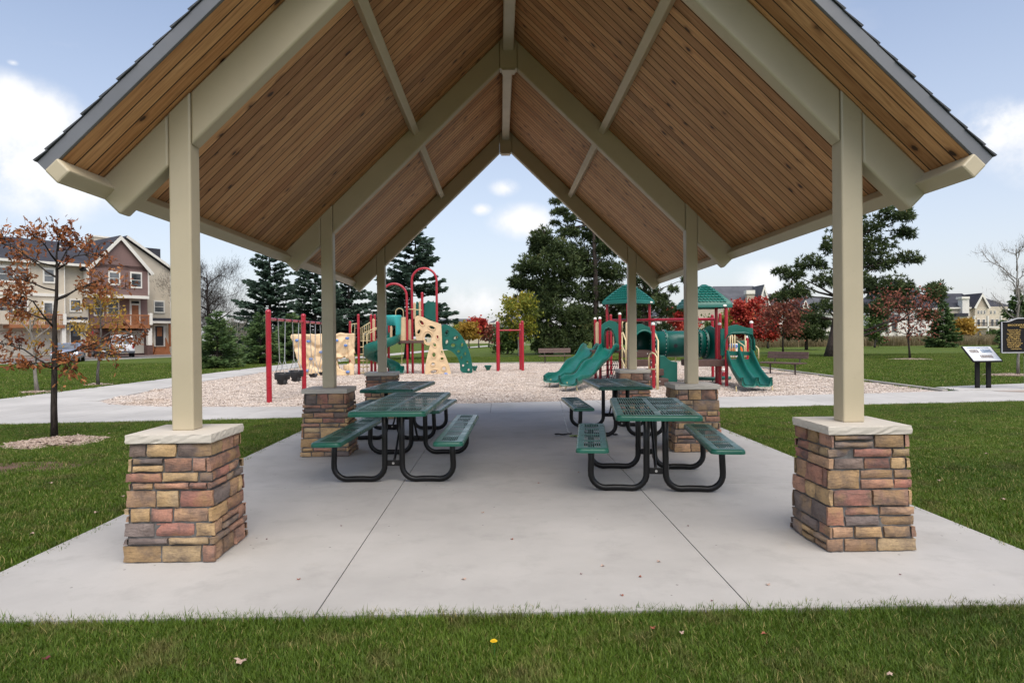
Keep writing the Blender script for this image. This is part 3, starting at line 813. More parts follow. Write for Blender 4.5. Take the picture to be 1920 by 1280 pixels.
h1 = dimples([(905, 800, 36, 50, 5), (838, 640, 14, 26, 40), (945, 690, 30, 14, -20), (808, 735, 14, 24, -30)], UY, 'beige_plastic', cs)
up = sp(z4([(765, 590), (790, 562), (850, 578), (920, 615), (1005, 640), (1030, 650), (990, 740), (955, 800), (925, 880), (860, 862), (780, 832), (768, 700)]), h1, UY, .09, 'climbing_panel', 'beige_plastic')
rims(h1, UY, 'beige_plastic', up)
h2 = dimples([(972, 870, 13, 20, 30), (965, 975, 17, 22, 0), (1048, 945, 9, 11, 0), (1050, 1015, 15, 13, 20), (957, 1070, 18, 14, 10), (1005, 790, 10, 18, 20), (1070, 1115, 18, 18, 0), (965, 1150, 34, 15, 15)], LY, 'beige_plastic', cs)
lp = sp(z4([(1038, 628), (1048, 760), (1050, 905), (1095, 1010), (1130, 1100), (1148, 1196), (1010, 1200), (868, 1196), (878, 1070), (905, 950), (945, 800), (985, 715)]), h2, LY, .09, 'climbing_leg', 'beige_plastic')
rims(h2, LY, 'beige_plastic', lp)
q = PY(640 + 1090 / 5.565, 490 + 1175 / 5.565, LY - .02); MB().ball(q, .09, 10, 6, (1, .3, .7)).build('badge', 'blue_hold', lp, smooth=True)
GY = 28.6
h3 = dimples([(1100, 740, 14, 22, -25), (1100, 838, 13, 20, -20), (1195, 795, 24, 13, 20), (1165, 875, 22, 17, 0), (1260, 870, 12, 18, -10), (1222, 938, 15, 12, 0), (1293, 962, 9, 16, 0), (1253, 1000, 9, 12, 0), (1315, 1052, 9, 14, 0), (1270, 1085, 11, 12, 0), (1328, 1130, 11, 12, 0)], GY, 'green_plastic', cs)
gp = sp(z4([(1043, 655), (1120, 662), (1190, 705), (1255, 775), (1310, 870), (1345, 970), (1366, 1080), (1372, 1165), (1305, 1165), (1240, 1150), (1236, 1060), (1205, 985), (1150, 935), (1100, 918), (1048, 922), (1043, 800)]), h3, GY, .10, 'arch_climber', 'green_plastic')
rims(h3, GY, 'green_plastic', gp)
# decks
for a, b, y0, y1, pz in ((744, 797, 28.6, 29.8, 638), (690, 730, 29.3, 30.4, 640)):
    z = Z(pz, 29.2, 760)
    MB().bx((X(a, 29.2), y0, z - .12), (X(b, 29.2), y1, z)).build('deck', 'deck_brown', cs, bevel=.01)
# slatted barrier, wavy green barrier, tan panels and rails
for k in range(6):
    x = X(750.5 + k * 2.05, 28.75)
    MB().bx((x - .021, 28.73, Z(639, 28.75)), (x + .021, 28.77, Z(595, 28.75))).build('barrier_slat', 'beige_plastic', cs, bevel=.008)
for zz in (597, 636): MB().bx((X(749.5, 28.78), 28.77, Z(zz, 28.78) - .02), (X(762, 28.78), 28.80, Z(zz, 28.78) + .02)).build('barrier_rail', 'beige_plastic', cs)
gb = [(865, 440), (890, 425), (905, 403), (930, 420), (960, 418), (990, 440), (992, 600), (985, 632), (900, 600), (865, 585)]
sp(z4(gb), [], 29.5, .05, 'barrier_panel', 'green_plastic', it=1)
sp(z4([(780, 420), (803, 420), (803, 560), (780, 560)]), [], 29.9, .04, 'barrier_panel', 'green_plastic', it=0)
for a, b, c, d, y in ((750, 425, 777, 600, 29.3), (808, 412, 838, 570, 29.4), (320, 595, 350, 830, 29.8), (508, 670, 532, 830, 30.0), (700, 600, 728, 820, 30.0)):
    sp(z4([(a, d), (a, b + 12), ((a + c) / 2, b), (c, b + 12), (c, d)]), [], y, .035, 'side_panel', 'beige_plastic', it=0)
for (a, b), (c, d), y in (((700, 497), (840, 508), 28.85), ((710, 825), (780, 826), 28.85), ((100, 655), (170, 648), 29.2), ((195, 700), (300, 636), 29.2), ((200, 830), (300, 828), 29.2), ((218, 755), (370, 690), 28.6), ((225, 790), (370, 705), 28.9)):
    p, q = PY(*z4([(a, b)])[0], y), PY(*z4([(c, d)])[0], y)
    MB().tube([p, q], .02, 8).build('rail', 'tan_steel', cs, smooth=True)
for k in range(6):
    a = 205 + k * 19; y = 29.2; p, q = PY(*z4([(a, 830)])[0], y), PY(*z4([(a, 697 - k * 11)])[0], y)
    MB().tube([p, q], .012, 6).build('baluster', 'tan_steel', cs)
for a in (105, 140): MB().tube([PY(*z4([(a, 745)])[0], 29.2), PY(*z4([(a, 655)])[0], 29.2)], .014, 6).build('baluster', 'tan_steel', cs)
for k, py in enumerate((893, 967, 1033, 1100, 1162)):
    p, q = PY(*z4([(172, py)])[0], 28.62), PY(*z4([(290, py)])[0], 28.75)
    MB().tube([p, q], .024, 8).build('rung', 'tan_steel', cs, smooth=True)
for a in (228, 268): MB().tube([PY(*z4([(a, 1168)])[0], 28.7), PY(*z4([(a, 760)])[0], 28.7), PY(*z4([(a + 25, 735)])[0], 28.9)], .018, 8).build('ladder_side', 'tan_steel', cs, smooth=True)
c = PY(*z4([(607, 530)])[0], 29.2); rr = 40 / 5.565 * 29.2 / 1280
MB().tube([(c.x - rr, 29.2, Z(640, 29.2))] + arc((c.x, 29.2, c.z), rr, 180, 0, 10) + [(c.x + rr, 29.2, Z(640, 29.2))], .02, 8).build('hoop_rail', 'tan_steel', cs, smooth=True)
# spiral slide: teal entry hood, green chute winding down to the exit
hx, hz = X(736.5, 28.5), Z(592, 28.5)
rows = [[(hx + rr_ * math.cos(R(a)), 28.75 + rr_ * math.sin(R(a)), zz) for a in range(150, 391, 12)] for zz, rr_ in ((hz + .02, .30), (hz, .325), (hz - .06, .315), (Z(610, 28.5), .305), (Z(626, 28.5), .295), (Z(633, 28.5), .27))]
mb = MB().strip(rows); keep = []
for f in mb.f:
    c = sum((Vector(mb.v[i]) for i in f), Vector()) / 4
    if c.z < Z(608, 28.5) and c.y < 28.65 and abs(c.x - (hx - .06)) < .17: continue
    keep.append(f)
mb.f = keep
ob = mb.build('slide_hood', 'teal_plastic', cs, smooth=True); m = ob.modifiers.new('s', 'SOLIDIFY'); m.thickness = .02
def chute(path_, w, wall, name, mat, parent, up=None, thick=.03, flat_end=True, bulge=.0):
    """open trough swept along a path"""
    path_ = [Vector(p) for p in path_]; rows = []
    n = len(path_)
    for i, p in enumerate(path_):
        d = path_[min(i + 1, n - 1)] - path_[max(i - 1, 0)]; d.normalize()
        s = d.cross(Vector((0, 0, 1))).normalized(); u = s.cross(d).normalized()
        ww = wall[i] if isinstance(wall, list) else wall
        h = w / 2
        prof = [(-h - thick, ww * .96), (-h - thick * .5, ww), (-h, ww * .95), (-h + .01, ww * .5), (-h + .05, .02), (-h + .10, 0), (h - .10, 0), (h - .05, .02), (h - .01, ww * .5), (h, ww * .95), (h + thick * .5, ww), (h + thick, ww * .96),
                (h + thick * 1.1, 0), (h * .8, -.05), (-h * .8, -.05), (-h - thick * 1.1, 0)]
        rows.append([p + s * a + u * b for a, b in prof])
    mb = MB().strip(rows, closed=True); k = len(rows[0])
    mb.f += [tuple(range(k)), tuple(range((n - 1) * k, n * k))[::-1]]
    return mb.build(name, mat, parent, smooth=True)
cxs = PY(716, 640, 28.5).x; pth = []
z0, z1 = Z(632, 28.5), .12
for i in range(29):
    t_ = i / 28; a = R(38 - 395 * t_); r_ = .52
    pth.append((cxs + r_ * math.cos(a), 28.55 + r_ * math.sin(a), z0 + (z1 - z0) * min(1, t_ * 1.02)))
pth += [(cxs + .62, 28.35, .10), (cxs + .78, 28.2, .10)]
chute(pth, .42, [.24 + .12 * math.sin(math.pi * min(1, i / 24)) for i in range(len(pth))], 'spiral_chute', 'green_plastic', cs)
MB().tube([(cxs, 28.55, CH), (cxs, 28.55, z0 + .1)], .05, 10).build('slide_column', 'red_steel', cs, smooth='auto')
MB().tube([PY(632 / 5.565 + 640, 490 + 830 / 5.565, 28.9), PY(632 / 5.565 + 640, 490 + 1158 / 5.565, 28.9)], .015, 8).build('support_pole', 'tan_steel', cs)

# ------------------------------------------------------------------ stepping pods, pull-up frame
def pod(px_, py_, wpx, label):
    b = G(px_, py_, CH); w = wpx * b.y / 1280 / 2
    t = thing('stepping_pod', b, label, 'stepping pod', 'green stepping pods')
    MB().strip([[(math.cos(R(a)) * r, math.sin(R(a)) * r, z) for a in range(0, 360, 20)] for r, z in ((.0, .24), (w * .9, .245), (w, .23), (w, .20), (w * .82, .15), (w * .5, .06), (w * .42, 0))], closed=True).build('step', 'green_plastic', t, world=False, smooth='auto')
pod(915, 694.5, 14, 'round green stepping pod standing alone between arch climber and pull-up frame')
pod(890, 696, 11, 'round green stepping pod at the foot of the green arch climber')
pb = thing('pull_up_frame', (PY(956, 640, 30.3).x, 30.3, CH), 'red pull-up frame with two stepped bars and thick posts', 'pull-up bar')
for p_, t_, y_ in ((933, 605, 30.2), (979.5, 604, 30.2), (976, 608.5, 31.2), (934.5, 607, 31.2)):
    red_post(pb, X(p_, y_), y_, Z(t_, y_, p_), r=.066)
MB().tube([(X(933, 30.2), 30.2, Z(619, 30.2, 950)), (X(979.5, 30.2), 30.2, Z(619, 30.2, 950))], .032, 10).build('bar', 'red_steel', pb, smooth='auto')
MB().tube([(X(979.5, 30.2), 30.2, Z(621, 30.2, 950)), (X(976, 31.2), 31.2, Z(621, 31.2, 950))], .032, 10).build('bar', 'red_steel', pb, smooth='auto')
MB().ball(PY(956, 619, 30.2), .055, 10, 6).build('bar_collar', 'red_steel', pb, smooth=True)
# ------------------------------------------------------------------ deck structure with roofs, tunnel and slides
DS = thing('deck_structure', (5.0, 22.0, CH), 'play structure with two green roofs, crawl tunnel and wave slides', 'play structure')
def wp(p_, t_, Y, cap='white_cap', base=None):
    return red_post(DS, X(p_, Y), Y, Z(t_, Y, p_), cap, r=.05)
AX, AY = 4.62, 24.4
ax = [(AX - .755, AY + .05), (AX - .16, AY - .74), (AX + .755, AY - .02), (AX + .14, AY + .75)]
for i, (x, y) in enumerate(ax): MB().tube([(x, y, CH), (x, y, 2.72)], .05, 12).build('post', 'red_steel', DS, smooth='auto')
bxs = [(5.74, 19.95), (6.66, 19.95), (6.72, 21.05), (5.98, 21.05)]
for x, y in bxs: MB().tube([(x, y, CH), (x, y, 2.40)], .05, 12).build('post', 'red_steel', DS, smooth='auto')
for p_, t_, y_ in ((1116.3, 597.5, 24.0), (1125.2, 596.5, 23.7), (1162.4, 588.5, 23.2), (1225, 607.5, 19.3), (1349.3, 607.5, 20.35), (1409, 604.5, 20.1), (1145.5, 591.5, 26.6)):
    wp(p_, t_, y_, 'white_cap' if p_ != 1145.5 else 'red_steel')
wp(1336, 592, 24.0, 'red_steel'); wp(1350.5, 589.5, 23.4, 'red_steel'); wp(1401, 632, 25.5)
def pyramid_roof(cx, cy, z, half, hgt, rot, label):
    """square moulded roof with swept faces, an eave band and rows of raised scallops"""
    n = 8; rt = Matrix.Rotation(rot, 3, 'Z'); c = Vector((cx, cy, z))
    def ring(k): 
        t_ = k / n; r_ = half * (1 - t_ ** 1.12) + .05 * t_; return r_, hgt * (t_ * .8 + .2 * math.sin(t_ * math.pi / 2))
    rows = []
    for k in range(n + 1):
        r_, h_ = ring(k); row = []
        for s in range(4):
            for q in range(6):
                u = -1 + 2 * q / 6; bul = 1 + .05 * (1 - u * u) * (1 - k / n)
                p = [(r_ * u, -r_ * bul), (r_ * bul, r_ * u), (-r_ * u, r_ * bul), (-r_ * bul, -r_ * u)][s]
                row.append(c + rt @ Vector((p[0], p[1], h_ + .10)))
        rows.append(row)
    band = [[c + rt @ Vector((v.x, v.y, 0)) for v in [rt.transposed() @ (p - c) for p in rows[0]]]]
    rows = [[c + (p - c) * .97 for p in band[0]]] + band + rows
    mb = MB().strip(rows, closed=True); m = len(rows[0]); mb.f.append(tuple(range((len(rows) - 1) * m, len(rows) * m)))
    ob = mb.build('roof', 'green_plastic', DS, smooth='auto'); ob['label'] = label
    sc = MB()
    for s in range(4):
        fr = rt @ Matrix.Rotation(s * math.pi / 2, 3, 'Z')
        for k in range(7):
            t_ = .08 + k * .118; r_, h_ = ring(t_ * n); r2, h2 = ring(min(n, (t_ + .10) * n)); cnt = max(1, int(round((9 - k * 1.15))))
            for q in range(cnt):
                u = (-1 + (2 * q + 1) / cnt) * .80; wdt = r_ * .80 / cnt
                a, b = Vector((u * r_, -r_ * 1.03, h_ + .10)), Vector((u * r2, -r2 * 1.03, h2 + .10))
                d = (b - a); nn = Vector((0, -d.z, d.y)); nn = nn.normalized() if nn.z > 0 else -nn.normalized()
                ps = [b + nn * .008 + Vector((wdt * .92, 0, 0)), b + nn * .008 - Vector((wdt * .92, 0, 0))] + [a + d * (.35 - .35 * math.sin(R(g))) + nn * .028 - Vector((wdt * .92 * math.cos(R(g)), 0, 0)) for g in range(0, 181, 36)]
                lo = [p - nn * .03 for p in ps]; kk = len(ps)
                sc.add([c + fr @ p for p in ps + lo], [tuple(range(kk))] + [(i, (i + 1) % kk, kk + (i + 1) % kk, kk + i) for i in range(kk)])
    so = sc.build('shingle_relief', 'green_plastic', ob, fixn=True)
    q = c + rt @ Vector((half * .62, -half * 1.06, .05)); MB().ball(q, .06, 10, 6, (1, .3, .55)).build('badge', 'white_cap', ob, smooth=True)
pyramid_roof(AX, AY, 2.62, .66, .62, R(42), 'green scalloped pyramid roof turned cornerwise')
pyramid_roof(6.17, 20.5, 2.29, .64, .62, R(2), 'green scalloped pyramid roof over the square deck')
MB().tube([PY(1148, 600.5, 25.4), PY(1343, 598.5, 22.3)], .05, 12).build('overhead_bar', 'red_steel', DS, smooth='auto')
# decks
MB().prism([(AX - .70, AY), (AX - .1, AY - .68), (AX + .70, AY), (AX + .12, AY + .7)], 'Z', .96, 1.05).build('deck', 'deck_brown', DS, bevel=.01, fixn=True)
MB().bx((4.0, 22.2, .94), (5.1, 23.8, 1.03)).build('deck', 'deck_brown', DS, bevel=.01)
MB().bx((5.62, 20.0, .56), (7.45, 21.1, .75)).build('deck', 'deck_brown', DS, bevel=.01)
MB().bx((3.05, 22.6, .94), (4.0, 24.6, 1.03)).build('deck', 'deck_brown', DS, bevel=.01)
# stairs with tan handrails
for k in range(4):
    y = 20.1 + k * .55; z = .26 * (k + 1) - .05
    st = MB().bx((3.95, y, z - .20), (4.98, y + .60, z)).build('stair_step', 'deck_brown', DS, bevel=.012)
    for x in (4.2, 4.72): MB().ball((x, y - .002, z - .08), .018, 8, 5).build('bolt', 'white_cap', st)
def z2(a, b, Y): return PY(1100 + a / 5.82, 520 + b / 5.82, Y)
for pts in ([(388, 1010, 20.6), (388, 600, 20.6), (396, 600, 20.6), (428, 690, 20.2), (428, 1005, 20.2)], [(382, 740, 20.5), (428, 840, 20.2)], [(382, 890, 20.5), (428, 1000, 20.2)],
            [(722, 1000, 20.2), (722, 585, 20.2), (732, 588, 20.1), (780, 690, 19.0), (778, 1270, 18.7)], [(722, 740, 20.2), (775, 840, 19.0)], [(722, 900, 20.2), (760, 970, 19.0)],
            [(680, 1010, 19.4), (680, 870, 19.4), (690, 835, 19.4), (715, 820, 19.2), (745, 835, 19.0), (765, 870, 18.9), (768, 1270, 18.7)], [(680, 1000, 19.4), (765, 1000, 18.9)],
            [(395, 480, 23.3), (388, 500, 23.3), (388, 600, 23.3)]):
    MB().tube([z2(*p) for p in pts], .022, 8).build('handrail', 'tan_steel', DS, smooth=True)
# barrier panels
def zp(pts, Y, name, mat, depth=.05, it=1, holes=[], dx=0, dy=0, s=5.82, ox=1100, oy=520):
    return holed(smooth_poly(pxpoly([(ox + a / s, oy + b / s) for a, b in pts], Y), it), holes, depth, front(Y)).build(name, mat, DS, bevel=.015, fixn=True)
zp([(97, 500), (120, 478), (132, 500), (132, 790), (100, 790)], 23.85, 'side_panel', 'beige_plastic', it=0)
zp([(425, 500), (455, 475), (478, 490), (478, 790), (425, 790)], 22.6, 'side_panel', 'beige_plastic', it=0)
zp([(288, 640), (303, 640), (303, 770), (288, 770)], 25.5, 'side_panel', 'beige_plastic', it=0)
c = z2(625, 715, 21.9); hl = [(c.x + .34 * math.cos(2 * math.pi * i / 24), c.z + .40 * math.sin(2 * math.pi * i / 24)) for i in range(24)]
pn = zp([(470, 545), (500, 545), (560, 505), (600, 505), (650, 530), (702, 545), (706, 862), (600, 880), (470, 870)], 21.9, 'crawl_panel', 'green_plastic', .07, 1, [hl])
MB().tube([(p[0], 21.84, p[1]) for p in hl + hl[:1]], .035, 8, cap=False).build('opening_rim', 'green_plastic', pn, smooth=True)
rows = [[(p[0], y, p[1]) for p in hl] for y in (21.95, 22.3, 22.75)]
tbm = MB().strip(rows, closed=True); tbm.f.append(tuple(range(48, 72))); tb = tbm.build('crawl_tube', 'green_plastic', DS, smooth=True); m_ = tb.modifiers.new('s', 'SOLIDIFY'); m_.thickness = .02
# tunnel
tx0, tx1, ty, tz, tr = X(1226, 22.0), X(1322, 22.0), 22.0, 1.21, .42
def circ(x, y, r, n=28): return [(x, y + r * math.cos(2 * math.pi * i / n), tz + r * math.sin(2 * math.pi * i / n)) for i in range(n)]
tn = MB().strip([circ(tx0, ty + .1, tr), circ((tx0 + tx1) / 2, ty + .05, tr), circ(tx1, ty, tr)], closed=True).build('tunnel', 'green_plastic', DS, smooth=True)
m_ = tn.modifiers.new('s', 'SOLIDIFY'); m_.thickness = .025
for xk in (tx0 + .02, tx0 + .36, tx1 - .22, tx1 - .02):
    yk = ty + .1 - .1 * (xk - tx0) / (tx1 - tx0)
    fl = MB().strip([circ(xk - .03, yk, tr + .004), circ(xk - .03, yk, tr + .05), circ(xk + .03, yk, tr + .05), circ(xk + .03, yk, tr + .004)], closed=True).build('flange', 'green_plastic', tn, smooth='auto')
    bm_ = MB()
    for q in range(22):
        a = 2 * math.pi * q / 22; bm_.ball((xk - .04, yk + (tr + .028) * math.cos(a), tz + (tr + .028) * math.sin(a)), .013, 6, 4)
    b_ = bm_.build('bolt_ring', 'white_cap', fl)
for px_ in (1267, 1286): MB().tube([PY(px_, 648, 21.56), PY(px_, 648, 21.60)], .06, 14).build('port_hole', 'black_rubber', tn, smooth='auto')
MB().tube([(X(1266.5, 22), 22, CH), (X(1266.5, 22), 22, tz - tr)], .02, 8).build('support_pole', 'tan_steel', DS)
# end plate of the tunnel, seen edge-on from the side
U = Vector((.42, -.907, 0)); o = Vector((tx1 + .05, 21.75, 0))
pl = smooth_poly([(-.52, .70), (-.52, 1.62), (-.3, 1.66), (0, 1.80), (.3, 1.68), (.78, 1.62), (.78, .72)], 1)
holed(pl, [], .05, (o, U, (0, 0, 1), (-.907, -.42, 0))).build('end_plate', 'green_plastic', DS, bevel=.012, fixn=True)
# double slide on the sign side: hood, bed with divider, curled exit
def z3(a, b, Y): return PY(1220 + a / 5.817, 520 + b / 5.817, Y)
def zq(pts, Y, name, mat, depth=.05, it=1, holes=[]):
    return zp(pts, Y, name, mat, depth, it, holes, s=5.817, ox=1220)
op = [(lambda v: (v.x, v.z))(z3(a, b, 19.95)) for a, b in ((806, 800), (806, 700), (830, 640), (880, 615), (1000, 612), (1065, 630), (1090, 680), (1098, 810))]
hd = zq([(768, 560), (830, 552), (880, 525), (940, 513), (1000, 530), (1050, 548), (1115, 552), (1120, 700), (1112, 845), (1090, 845), (1085, 850), (820, 850), (805, 850), (770, 850)], 19.95, 'slide_hood', 'green_plastic', .10, 0, [op])
rows = [[(p[0] + (p[0] - 6.98) * k * .06, 19.95 - .09 - d_, p[1] + e_ * .03) for p in op] for d_, k, e_ in ((0, 0, 0), (.06, 1, 1), (.10, 2, 1), (.08, 3, 0))]
hl_ = MB().strip(rows).build('hood_lip', 'green_plastic', hd, smooth=True); m_ = hl_.modifiers.new('s', 'SOLIDIFY'); m_.thickness = .025
tp0, tp1 = z3(838, 892, 19.9), z3(1105, 892, 19.9)
w_ = (tp1.x - tp0.x) / 2 - .03
ex = (X(1385, 17.8) + X(1451, 17.8)) / 2
for s in (-1, 1):
    top = Vector(((tp0.x + tp1.x) / 2 + s * (w_ / 2 + .02), 19.95, .76)); bot = Vector((ex + s * (w_ / 2 + .035), 17.75, .16))
    pth = []
    for i in range(22):
        t_ = i / 21; p = top.lerp(bot, t_); zc = top.z + (bot.z - top.z) * (t_ / .86 if t_ < .86 else 1); ease = .05 * math.sin(math.pi * min(1, t_ / .86))
        pth.append((p.x, p.y, max(bot.z, zc - ease * .8) if t_ > .05 else top.z))
    chute(pth, w_ - .02, [.30 - .14 * min(1, i / 9) + (.05 * max(0, (i - 16) / 5)) for i in range(22)], 'slide_bed', 'green_plastic', DS, thick=.04)
    MB().tube([(bot.x + s * .28, 17.95, CH), (bot.x + s * .28, 17.98, .12)], .018, 8).build('slide_foot', 'tan_steel', DS)
# wave slides
for (tx_, ty_, ex_, ey_) in ((3.66, 22.3, 1.84, 18.45), (3.22, 23.6, 1.50, 19.9)):
    a_, b_ = Vector((tx_, ty_, 1.06)), Vector((ex_, ey_, .19)); pth = []
    for i in range(30):
        t_ = i / 29; p = a_.lerp(b_, t_)
        zc = float(np.interp(t_, [0, .08, .22, .36, .50, .66, .80, .90, 1.0], [1.06, 1.05, .86, .70, .52, .36, .245, .20, .19]))
        zc += .022 * math.sin(t_ * 16) * (1 - t_)
        pth.append((p.x, p.y, zc))
    chute(pth, .44, [.15 + .05 * math.sin(i * .55) + (.03 if i > 25 else 0) for i in range(30)], 'wave_slide', 'green_plastic', DS, thick=.035)
    d_ = (b_ - a_).normalized(); s_ = Vector((-d_.y, d_.x, 0)).normalized()
    for k in (-1, 1): MB().tube([b_ - d_ * .25 + s_ * k * .17 + Vector((0, 0, -.24)), b_ - d_ * .3 + s_ * k * .13 + Vector((0, 0, -.02))], .018, 8).build('slide_foot', 'tan_steel', DS)
# arched hood over the wave slide
hY = 22.45
op2 = [(lambda v: (v.x, v.z))(z2(a, b, hY)) for a, b in ((205, 790), (200, 640), (215, 590), (245, 572), (275, 590), (300, 650), (308, 790))]
hd2 = zp([(160, 800), (162, 520), (200, 490), (250, 466), (310, 480), (345, 510), (350, 800)], hY, 'slide_hood', 'green_plastic', .08, 0, [op2])
rows = [[((p[0] - 3.52) * k + 3.52 - d_ * .35, hY - .07 - d_, (p[1] - 1.1) * (1 + (k - 1) * .5) + 1.1) for p in op2] for d_, k in ((0, 1), (.12, 1.12), (.24, 1.2), (.3, 1.28))]
ob = MB().strip(rows).build('hood_lip', 'green_plastic', hd2, smooth=True); m_ = ob.modifiers.new('s', 'SOLIDIFY'); m_.thickness = .025
# short green chute beyond the stairs
zq([(100, 850), (150, 850), (190, 890), (232, 915), (292, 922), (292, 1140), (100, 1135)], 20.9, 'side_chute', 'green_plastic', .45, 0)
# climbing net under the deck
nt_ = MB()
for k in range(5):
    nt_.tube([z2(215 + k * 26, 1105, 23.4), z2(250 + k * 26, 1000, 24.0), z2(300 + k * 16, 900, 24.4)], .012, 5)
for k in range(4):
    nt_.tube([z2(150, 1085 - k * 60, 23.6), z2(250, 1060 - k * 55, 23.8), z2(345, 1075 - k * 58, 23.4)], .012, 5)
nt_.build('climbing_net', 'black_rubber', DS)
# play panels and rails seen through the slide opening
zq([(860, 722), (950, 718), (950, 870), (860, 870)], 24.5, 'game_panel', 'white_cap', .04, 0)
for a, b, r_ in ((880, 745, .09), (925, 750, .08), (900, 800, .10), (930, 835, .07)):
    MB().ball(z3(a, b, 24.46), r_, 10, 6, (1, .2, 1)).build('game_disc', 'blue_hold' if r_ != .10 else 'orange_plastic', DS, smooth=True)
zq([(952, 690), (1030, 690), (1030, 880), (952, 880)], 25.0, 'side_panel', 'green_plastic', .04, 0)
zq([(980, 740), (1010, 780), (1005, 850), (982, 850)], 24.9, 'slide_panel', 'orange_plastic', .04, 1)
for pts in ([(868, 630, 24.4), (868, 870, 24.4)], [(892, 628, 24.4), (892, 870, 24.4)], [(918, 628, 24.4), (918, 870, 24.4)], [(1030, 630, 25.2), (1030, 870, 25.2)], [(940, 690, 24.2), (1020, 745, 24.0), (1025, 870, 24.0)],
            [(1120, 738, 22.5), (1150, 752, 22.4), (1176, 780, 22.3), (1178, 885, 22.3)], [(1040, 690, 24.8), (1040, 870, 24.8)]):
    MB().tube([z3(*p) for p in pts], .02, 8).build('handrail', 'tan_steel', DS, smooth=True)
zq([(780, 1030), (830, 1030), (830, 1120), (780, 1120)], 22.3, 'low_panel', 'red_steel', .3, 1)
MB().ball(z3(792, 1008, 22.2), .07, 10, 6, (1, 1, .8)).build('knob', 'white_cap', DS, smooth=True)
bb = thing('balance_beam', G(1329, 716.5, CH), 'low green curved balance beam lying on the wood chips', 'balance beam')
MB().tube([(-.62, .1, .12), (-.3, -.06, .13), (.1, -.08, .12), (.5, .05, .13), (.75, .2, .12)], .06, 10).build('beam', 'green_plastic', bb, world=False, smooth='auto')
for x, y in ((-.5, .04), (.1, -.08), (.65, .14)): MB().tube([(x, y, 0), (x, y, .12)], .03, 8).build('foot', 'green_plastic', bb, world=False)

# ------------------------------------------------------------------ park benches
paint('bench_brown', (.105, .062, .05), .6, .25, 12, .3, 60)
paint('bench_steel', (.06, .04, .035), .45, .15, 6)
def bench(loc, rz, label):
    """local +y is where the sitter faces"""
    t = thing('park_bench', loc, label, 'bench', 'brown park benches round the playground', rz)
    for k, (y, z, tilt) in enumerate(((.05, .44, 0), (.20, .44, 0), (.35, .43, -4))):
        MB().box((0, y, z), (1.83, .135, .04), Matrix.Rotation(R(tilt), 3, 'X')).build('seat_plank', 'bench_brown', t, world=False, bevel=.008)
    for y, z in ((-.075, .66), (-.10, .79)):
        MB().box((0, y, z), (1.83, .035, .125), Matrix.Rotation(R(12), 3, 'X')).build('back_plank', 'bench_brown', t, world=False, bevel=.008)
    for x in (-.56, .56):
        MB().tube([(x, .2, 0), (x, .2, .41)], .03, 8).build('leg', 'bench_steel', t, world=False)
        MB().tube([(x, .40, .405), (x, .0, .405), (x, -.05, .46), (x, -.13, .84)], .022, 8).build('arm_bracket', 'bench_steel', t, world=False)
b0 = G(1040, 681, CH); bench(b0, math.pi, 'brown plank bench at the chip bed edge in front of tall pines')
b1 = G(1474, 701.5, CH); bench(b1, math.atan2(-.47, -.88) - math.pi / 2, 'brown plank bench turned sideways beside the double slide')

# ------------------------------------------------------------------ signs
paint('sign_black', (.008, .0075, .008), .6, .15, 6, spec=.25)
paint('sign_gold', (.62, .42, .14), .45, .1, 20, metal=.3)
paint('sign_white', (.74, .76, .78), .35, .06, 6)
paint('pole_grey', (.42, .43, .45), .5, .08, 4)
def m_photo(name, a, b, sc):
    s = NT(name); n = s.noise(s.coord('Object'), sc, 6, .7); s.base(s.ramp(n, [(.3, a), (.5, b), (.7, (.6, .6, .62))])); s.rough(.4)
m_photo('print_grey', (.03, .03, .035), (.25, .22, .2), 30); m_photo('print_blue', (.05, .08, .14), (.25, .32, .42), 25)
ip = thing('information_panel', (G(1841, 727, .004)), 'low tilted information panel with white face on two black legs', 'information panel')
k = ip.location.y / 1280
for px_ in (1832, 1853):
    x = X(px_, ip.location.y) - ip.location.x
    MB().bx((x - .055, -.03, 0), (x + .055, .03, .80)).build('leg', 'sign_black', ip, world=False, bevel=.006)
rt = Matrix.Rotation(R(40), 3, 'X')
MB().box((0, 0, .90), (.80, .62, .035), rt).build('panel', 'sign_black', ip, world=False, bevel=.008)
fc = MB().box(Vector((0, 0, .90)) + rt @ Vector((0, 0, .020)), (.74, .56, .006), rt).build('panel_face', 'sign_white', ip, world=False)
for (u, v, w, h, m) in ((-.17, .09, .24, .13, 'print_grey'), (.16, .10, .28, .14, 'print_blue'), (.05, -.12, .34, .12, 'print_grey'), (0, .23, .6, .04, 'print_blue')):
    MB().box(Vector((0, 0, .90)) + rt @ Vector((u, v, .0245)), (w, h, .003), rt).build('print', m, fc, world=False)
SY = 17.6
mk = thing('historical_marker', (X(1927, SY), SY, 0), 'black historical marker with curved top and gold lettering on pale post', 'historical marker')
mx = mk.location.x; zb, zt = Z(661, SY, 1900), Z(597, SY, 1900); x0 = X(1877.5, SY); x1 = 2 * mx - x0
top = [(x0, zb), (x0, Z(603.5, SY, 1880)), (x0 + .14, Z(603.2, SY, 1888))] + [(x0 + .14 + .30 * t_, Z(603.2, SY, 1888) + .085 * (1 - math.cos(math.pi * t_)) / 2) for t_ in (.2, .4, .6, .8, 1)]
poly = top + [(2 * mx - a, b) for a, b in top[::-1]]
body = holed(poly, [], .05, ((0, SY, 0), (1, 0, 0), (0, 0, 1), (0, -1, 0))).build('plate', 'sign_black', mk, bevel=.008, fixn=True)
mb = MB(); pts = [(a, SY - .02, b) for a, b in poly]; mb.tube(pts + pts[:1], .014, 6, cap=False); mb.build('plate_edge', 'pole_grey', body, smooth=True)
